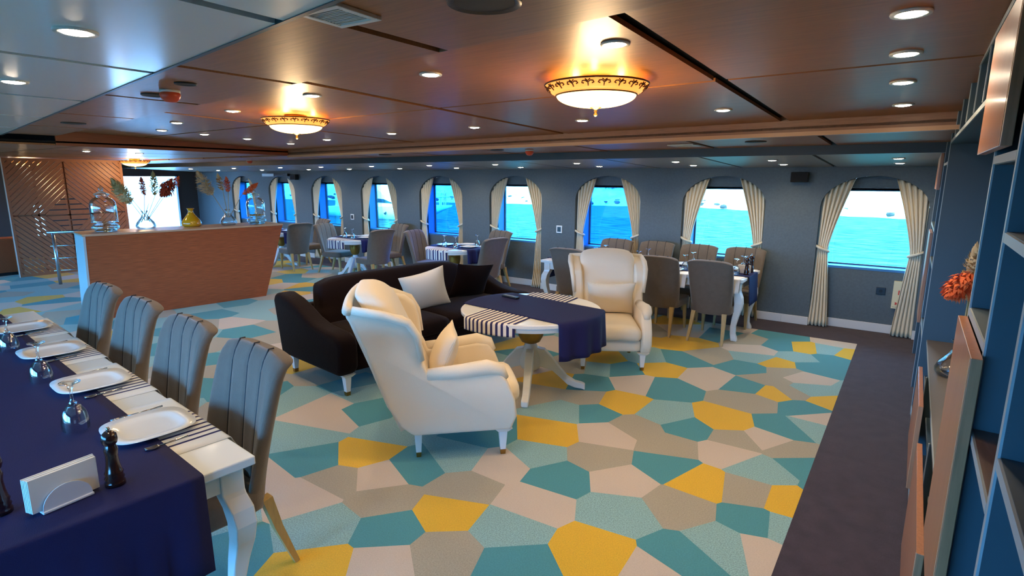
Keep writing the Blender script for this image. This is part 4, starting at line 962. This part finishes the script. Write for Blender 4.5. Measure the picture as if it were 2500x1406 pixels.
def vent(label, x, y, z, s, rz=0):
    t = thing('air_vent', label, 'air vent', (x, y, z), rz, 'ceiling air vents')
    f = MB(); f.box(-s, s, -s, -s * .76, -.012, 0); f.box(-s, s, s * .76, s, -.012, 0); f.box(-s, -s * .76, -s * .76, s * .76, -.012, 0); f.box(s * .76, s, -s * .76, s * .76, -.012, 0); f.build('vent_frame', white_pl, t, bevel=.002)
    MB().box(-s * .76, s * .76, -s * .76, s * .76, -.002, 0).build('backing', M('grey_vent_back', (120, 130, 132), .7), t)
    for k in range(11):
        y0 = -s * .72 + s * 1.44 * k / 11; MB().hexa([(-s * .76, y0, -.010), (s * .76, y0, -.010), (s * .76, y0 + .003, -.010), (-s * .76, y0 + .003, -.010)], [(-s * .76, y0 + s * .07, -.002), (s * .76, y0 + s * .07, -.002), (s * .76, y0 + s * .07 + .003, -.002), (-s * .76, y0 + s * .07 + .003, -.002)]).build('louvre', white_pl, t)
    return t
vent('white louvred air vent near the glossy white ceiling', -1.415, 1.12, ZN, .085, R(4)); vent('white air vent on the wood strip near the windows', -1.93, 5.65, zB(5.65), .13)
def speaker(label, x, z):
    t = thing('wall_speaker', label, 'loudspeaker', (x, W, z), 0, 'wall loudspeakers')
    MB().box(-.10, .10, -.13, -.02, -.065, .065).build('cabinet', black_pl, t, bevel=.012); MB().box(-.09, .09, -.134, -.13, -.055, .055).build('grille', M('speaker_cloth', (10, 10, 12), .9), t); MB().box(-.02, .02, -.02, 0, -.02, .02).build('bracket', black_pl, t); return t
speaker('black loudspeaker on the wall between the two right windows', -1.226, 1.915); speaker('black loudspeaker on the wall far left above the windows', -12.07, 1.90)
sg = thing('hanging_sign', 'small pale sign box with a dark bar high on the far window wall', 'sign', (-12.95, W, 1.95)); MB().box(-.45, .05, -.10, -.02, -.035, .035).build('sign_face', M('pale_sign', (176, 204, 220), .4), sg, bevel=.004); MB().box(.05, .62, -.09, -.02, -.03, .035).build('dark_bar', black_pl, sg, bevel=.004); MB().box(-.2, .4, -.02, 0, -.015, .015).build('bracket', black_pl, sg)
for x, z, lab in ((-4.785, 1.055, 'white framed wall thermostat between the middle windows'), (-10.1, 1.04, 'white framed wall thermostat on the pier nearer the bar')):
    t = thing('thermostat', lab, 'thermostat', (x, W, z), 0, 'wall thermostats'); f = MB(); f.box(-.055, .055, -.016, 0, -.062, .062); f.build('frame', white_pl, t, bevel=.004); MB().box(-.034, .034, -.018, -.0165, -.04, .04).build('screen', M('dark_screen', (46, 52, 50), .3), t)
t = thing('power_socket', 'black wall socket below the window nearest the shelf unit', 'socket', (-.22, W + ND, .525)); MB().box(-.05, .05, -.010, 0, -.045, .045).build('plate', black_pl, t, bevel=.004); MB().lathe([(0, 0), (.02, 0)], 16).build('socket_hole', M('socket_hole', (4, 4, 4), .6), t).matrix_local = Matrix.Translation((0, -.0105, 0)) @ Matrix.Rotation(R(90), 4, 'X')
t = thing('fire_cabinet', 'cream fire equipment box with red symbols behind the right curtain', 'fire box', (.045, W + ND, .50)); MB().box(-.14, .14, -.05, 0, -.17, .17).build('case', M('cream_metal', (214, 202, 160), .5), t, bevel=.004)
MB().box(-.085, -.035, -.0515, -.0505, .005, .06).build('red_symbol', M('sign_red', (200, 60, 30), .5), t); b = MB(); b.box(-.072, -.052, -.0525, -.0515, .016, .030); b.box(-.066, -.050, -.0525, -.0515, .036, .050); b.build('white_flame', white_pl, t)
MB().prism([(-.105, -.125), (-.105, -.085), (-.068, -.105)], -.0515, -.0505, 'y').build('arrow_symbol', M('sign_red', (200, 60, 30)), t); MB().box(-.13, .13, -.0512, -.0505, -.15, -.146).build('text_line', M('sign_grey', (120, 110, 90), .6), t)

# ------------------------------------------------------------------ outside: sea, shore, shrubs, a motor yacht
SEA = -2.5
def sea_mat():
    m = M('sea_water', (20, 104, 128), .7, spec=.04); nt = m.node_tree; N = nt.nodes; b = N['Principled BSDF']
    tc = N.new('ShaderNodeTexCoord'); mp = N.new('ShaderNodeMapping'); mp.inputs['Scale'].default_value = (.5, 1.6, 1); nt.links.new(tc.outputs['Object'], mp.inputs[0])
    n = N.new('ShaderNodeTexNoise'); n.inputs['Scale'].default_value = 1.2; n.inputs['Detail'].default_value = 5; nt.links.new(mp.outputs[0], n.inputs['Vector'])
    cr = N.new('ShaderNodeValToRGB'); cr.color_ramp.elements[0].position = .42; cr.color_ramp.elements[0].color = lin((10, 50, 44)); cr.color_ramp.elements[1].position = .62; cr.color_ramp.elements[1].color = lin((60, 82, 66))
    nt.links.new(n.outputs[0], cr.inputs[0]); nt.links.new(cr.outputs[0], b.inputs['Base Color'])
    bp = N.new('ShaderNodeBump'); bp.inputs['Strength'].default_value = .5; bp.inputs['Distance'].default_value = .2; nt.links.new(n.outputs[0], bp.inputs['Height']); nt.links.new(bp.outputs[0], b.inputs['Normal'])
    return m
b = MB(); b.add([(-400, -300, SEA), (300, -300, SEA), (300, 300, SEA), (-400, 300, SEA)], [(0, 1, 2, 3)])
tag(b.build('sea', sea_mat()), 'bright turquoise sea seen through the arched windows', 'sea', kind='stuff')
shoreline = [(-160, 58), (-104, 67.5), (-93, 71), (-81, 73), (-70, 77), (-56, 80), (-40, 84), (-28, 88), (-7, 78.4), (0, 77), (40, 70)]
def shoreY(x):
    for (x0, y0), (x1, y1) in zip(shoreline, shoreline[1:]):
        if x0 <= x <= x1: return y0 + (y1 - y0) * (x - x0) / (x1 - x0)
    return 70
rs = random.Random(11)
def shf(u, v):
    x = -160 + 200 * u; d = 70 * v; h = SEA - .3 + .9 * min(1, d / 1.5) + d * .13 + .004 * d * d + .5 * math.sin(x * .7 + d) * min(1, d / 4) + rs.uniform(-.15, .15); return (x, shoreY(x) + d + .6 * math.sin(x * 1.3), h)
tag(MB().grid(shf, 160, 40).build('shore', M('pale_limestone', (186, 170, 150), .9, var=.35, vscale=.5), smooth=True), 'pale rocky shore rising behind the water', 'shore', kind='stuff')
rk = MB()
for k in range(150):
    x = rs.uniform(-120, 6); d = rs.uniform(0, 4); s = rs.uniform(.15, .5); rk.rbox(s * 2, s * 1.6, s * 1.3, s * .5, 2, lambda p: p * rs.uniform(.8, 1.2), (x, shoreY(x) + d, SEA + .3 + d * .2))
tag(rk.build('shore_rocks', M('grey_brown_rock', (60, 50, 42), .9)), 'small dark boulders along the waterline', 'rocks', kind='stuff')
def shrub(label, x, y, z, r, seed):
    t = thing('shrub', label, 'shrub', (x, y, z), 0, 'shrubs on the shore'); rr = random.Random(seed); b = MB()
    for k in range(260):
        v = Vector((rr.gauss(0, 1), rr.gauss(0, 1), rr.gauss(0, 1))).normalized() * r * rr.uniform(.6, 1.05); p = Vector((v.x * 1.4, v.y, r * .75 + v.z * .8)); a = Vector((rr.uniform(-1, 1), rr.uniform(-1, 1), rr.uniform(-1, 1))) * r * .22; c = Vector((rr.uniform(-1, 1), rr.uniform(-1, 1), rr.uniform(-1, 1))) * r * .22
        b.add([tuple(p), tuple(p + a), tuple(p + c)], [(0, 1, 2)])
    b.build('foliage', M('grey_green_leaf', (42, 60, 40), .8), t); MB().tube([(0, 0, -.4), (0, 0, r)], [.12, .06], 6).build('trunk', M('twig_bark', (84, 74, 66)), t)
def shore_z(x, d): return SEA - .3 + .9 + d * .13 + .004 * d * d
for i, (x, d, r) in enumerate([(-41, 10, 1.5), (-37, 12, 1.8), (-45, 12, 1.7), (-49, 9, 1.2), (-33, 11, 1.3), (-88, 5, 1.0), (-92, 8, 1.4), (-70, 14, 1.6), (-76, 16, 1.8), (-10, 9, .7)]):
    shrub(['round grey-green shrub on the shore', 'tall grey-green shrub on the shore', 'bushy shrub on the shore', 'low shrub on the shore', 'shrub on the shore', 'shrub near the far left windows', 'taller shrub near the far left windows', 'shrub above the bow figures', 'bushy shrub beyond the yacht', 'lone small shrub seen in the second window from the right'][i] + ('' if i == 9 else ', %s from the middle windows' % ['first', 'second', 'third', 'fourth', 'fifth', 'sixth', 'seventh', 'eighth', 'ninth'][i]), x, shoreY(x) + d, shore_z(x, d) - .25, r, i)
yt = thing('motor_yacht', 'white motor yacht with dark windows passing outside', 'yacht', (-47.5, 43, SEA))
hw = M('yacht_white', (240, 240, 240), .25, coat=.4)
def hull(u, v):                                   # u along 0 stern .. 1 bow, v round the section
    x = -8.8 + 17.6 * u; bw = 2.1 * (1 - max(0, (u - .45) / .55) ** 2.2); top = 1.15 + .55 * u ** 1.6; a = PI * v
    rake = .9 * max(0, u - .8) / .2
    return (x + rake * (abs(math.cos(a))) * .6, -bw * math.cos(a), top - (top + .5) * (1 - .88 * max(0, (u - .62) / .38) ** 1.4) * math.sin(a) ** .7)
MB().grid(hull, 30, 16).build('hull', hw, yt, smooth=True)
MB().grid(lambda u, v: (-8.8 + 17.6 * u, (2 * v - 1) * 2.1 * (1 - max(0, (u - .45) / .55) ** 2.2), 1.12 + .55 * u ** 1.6), 24, 4).build('deck', hw, yt)
MB().prism([(-7.5, 1.1), (4.6, 1.35), (2.6, 2.25), (.8, 2.75), (-.6, 3.5), (-5.6, 3.6), (-7.2, 3.0)], -1.55, 1.55, 'y').build('cabin', hw, yt, bevel=.12)
gm = M('yacht_dark_glass', (14, 32, 30), .2)
for p in ([(-.2, 1.75), (2.4, 1.72), (.9, 2.15), (-.1, 2.2)], [(-5.6, 1.75), (-1.4, 1.75), (-1.9, 2.25), (-4.8, 2.3)], [(-3.6, 2.8), (-1.2, 2.8), (-1.5, 3.25), (-3.2, 3.3)]):
    MB().prism(p, -1.575, -1.555, 'y').build('side_window', gm, yt)
for x in (-2.0, .2, 1.5, 4.8): MB().lathe([(0, 0), (.22, 0)], 16).build('porthole', gm, yt).matrix_local = Matrix.Translation((x, -2.08 + (.12 if x < 4 else .55), .72)) @ Matrix.Rotation(R(90), 4, 'X')
b = MB(); b.tube([(4.6, -1.5, 2.2), (6.6, -1.1, 2.35), (8.4, -.45, 2.45), (9.0, 0, 2.5), (8.4, .45, 2.45)], .03, 5); b.build('bow_rail', steel, yt)
for x, y, z in ((5.4, -1.35, 1.45), (6.8, -1.0, 1.5), (8.2, -.5, 1.6)): MB().tube([(x, y, z), (x, y, z + .85)], .025, 5).build('rail_post', steel, yt)
def figure(label, x, skin, top, sgn):
    """small standing figure: one continuous skinned body"""
    V = [(0, 0, .92), (0, 0, 1.15), (0, 0, 1.38), (0, 0, 1.50), (0, 0, 1.62), (.10, 0, .88), (.11, .03, .48), (.11, 0, .07), (.12, -.10, .02), (-.10, 0, .88), (-.11, -.02, .48), (-.11, .02, .07), (-.12, -.08, .02),
         (.18, 0, 1.40), (.25, sgn * .06, 1.15), (.20, -.12, .95), (-.18, 0, 1.40), (-.25, 0, 1.15), (-.20, -.12, .98)]
    Ed = [(0, 1), (1, 2), (2, 3), (3, 4), (0, 5), (5, 6), (6, 7), (7, 8), (0, 9), (9, 10), (10, 11), (11, 12), (2, 13), (13, 14), (14, 15), (2, 16), (16, 17), (17, 18)]
    rad = [.13, .12, .13, .05, .10, .085, .06, .04, .035, .085, .06, .04, .035, .06, .045, .03, .06, .045, .03]
    me = bpy.data.meshes.new('person'); me.from_pydata(V, Ed, []); o = bpy.data.objects.new('person', me); COL.objects.link(o); me.materials.append(M('figure_' + top, skin, .7))
    md = o.modifiers.new('skin', 'SKIN'); sv = me.skin_vertices[0].data
    for i, r in enumerate(rad): sv[i].radius = (r, r)
    sv[0].use_root = True; q = o.modifiers.new('sub', 'SUBSURF'); q.levels = 1; q.render_levels = 1
    o.location = (x, 43.2, SEA + 1.52); return tag(o, label, 'person')
figure('person in pale clothes standing on the yacht bow, left of two', -39.95, (226, 196, 180), 'pale', 1); figure('person in pink top standing on the yacht bow, right of two', -39.35, (216, 150, 140), 'pink', -1)
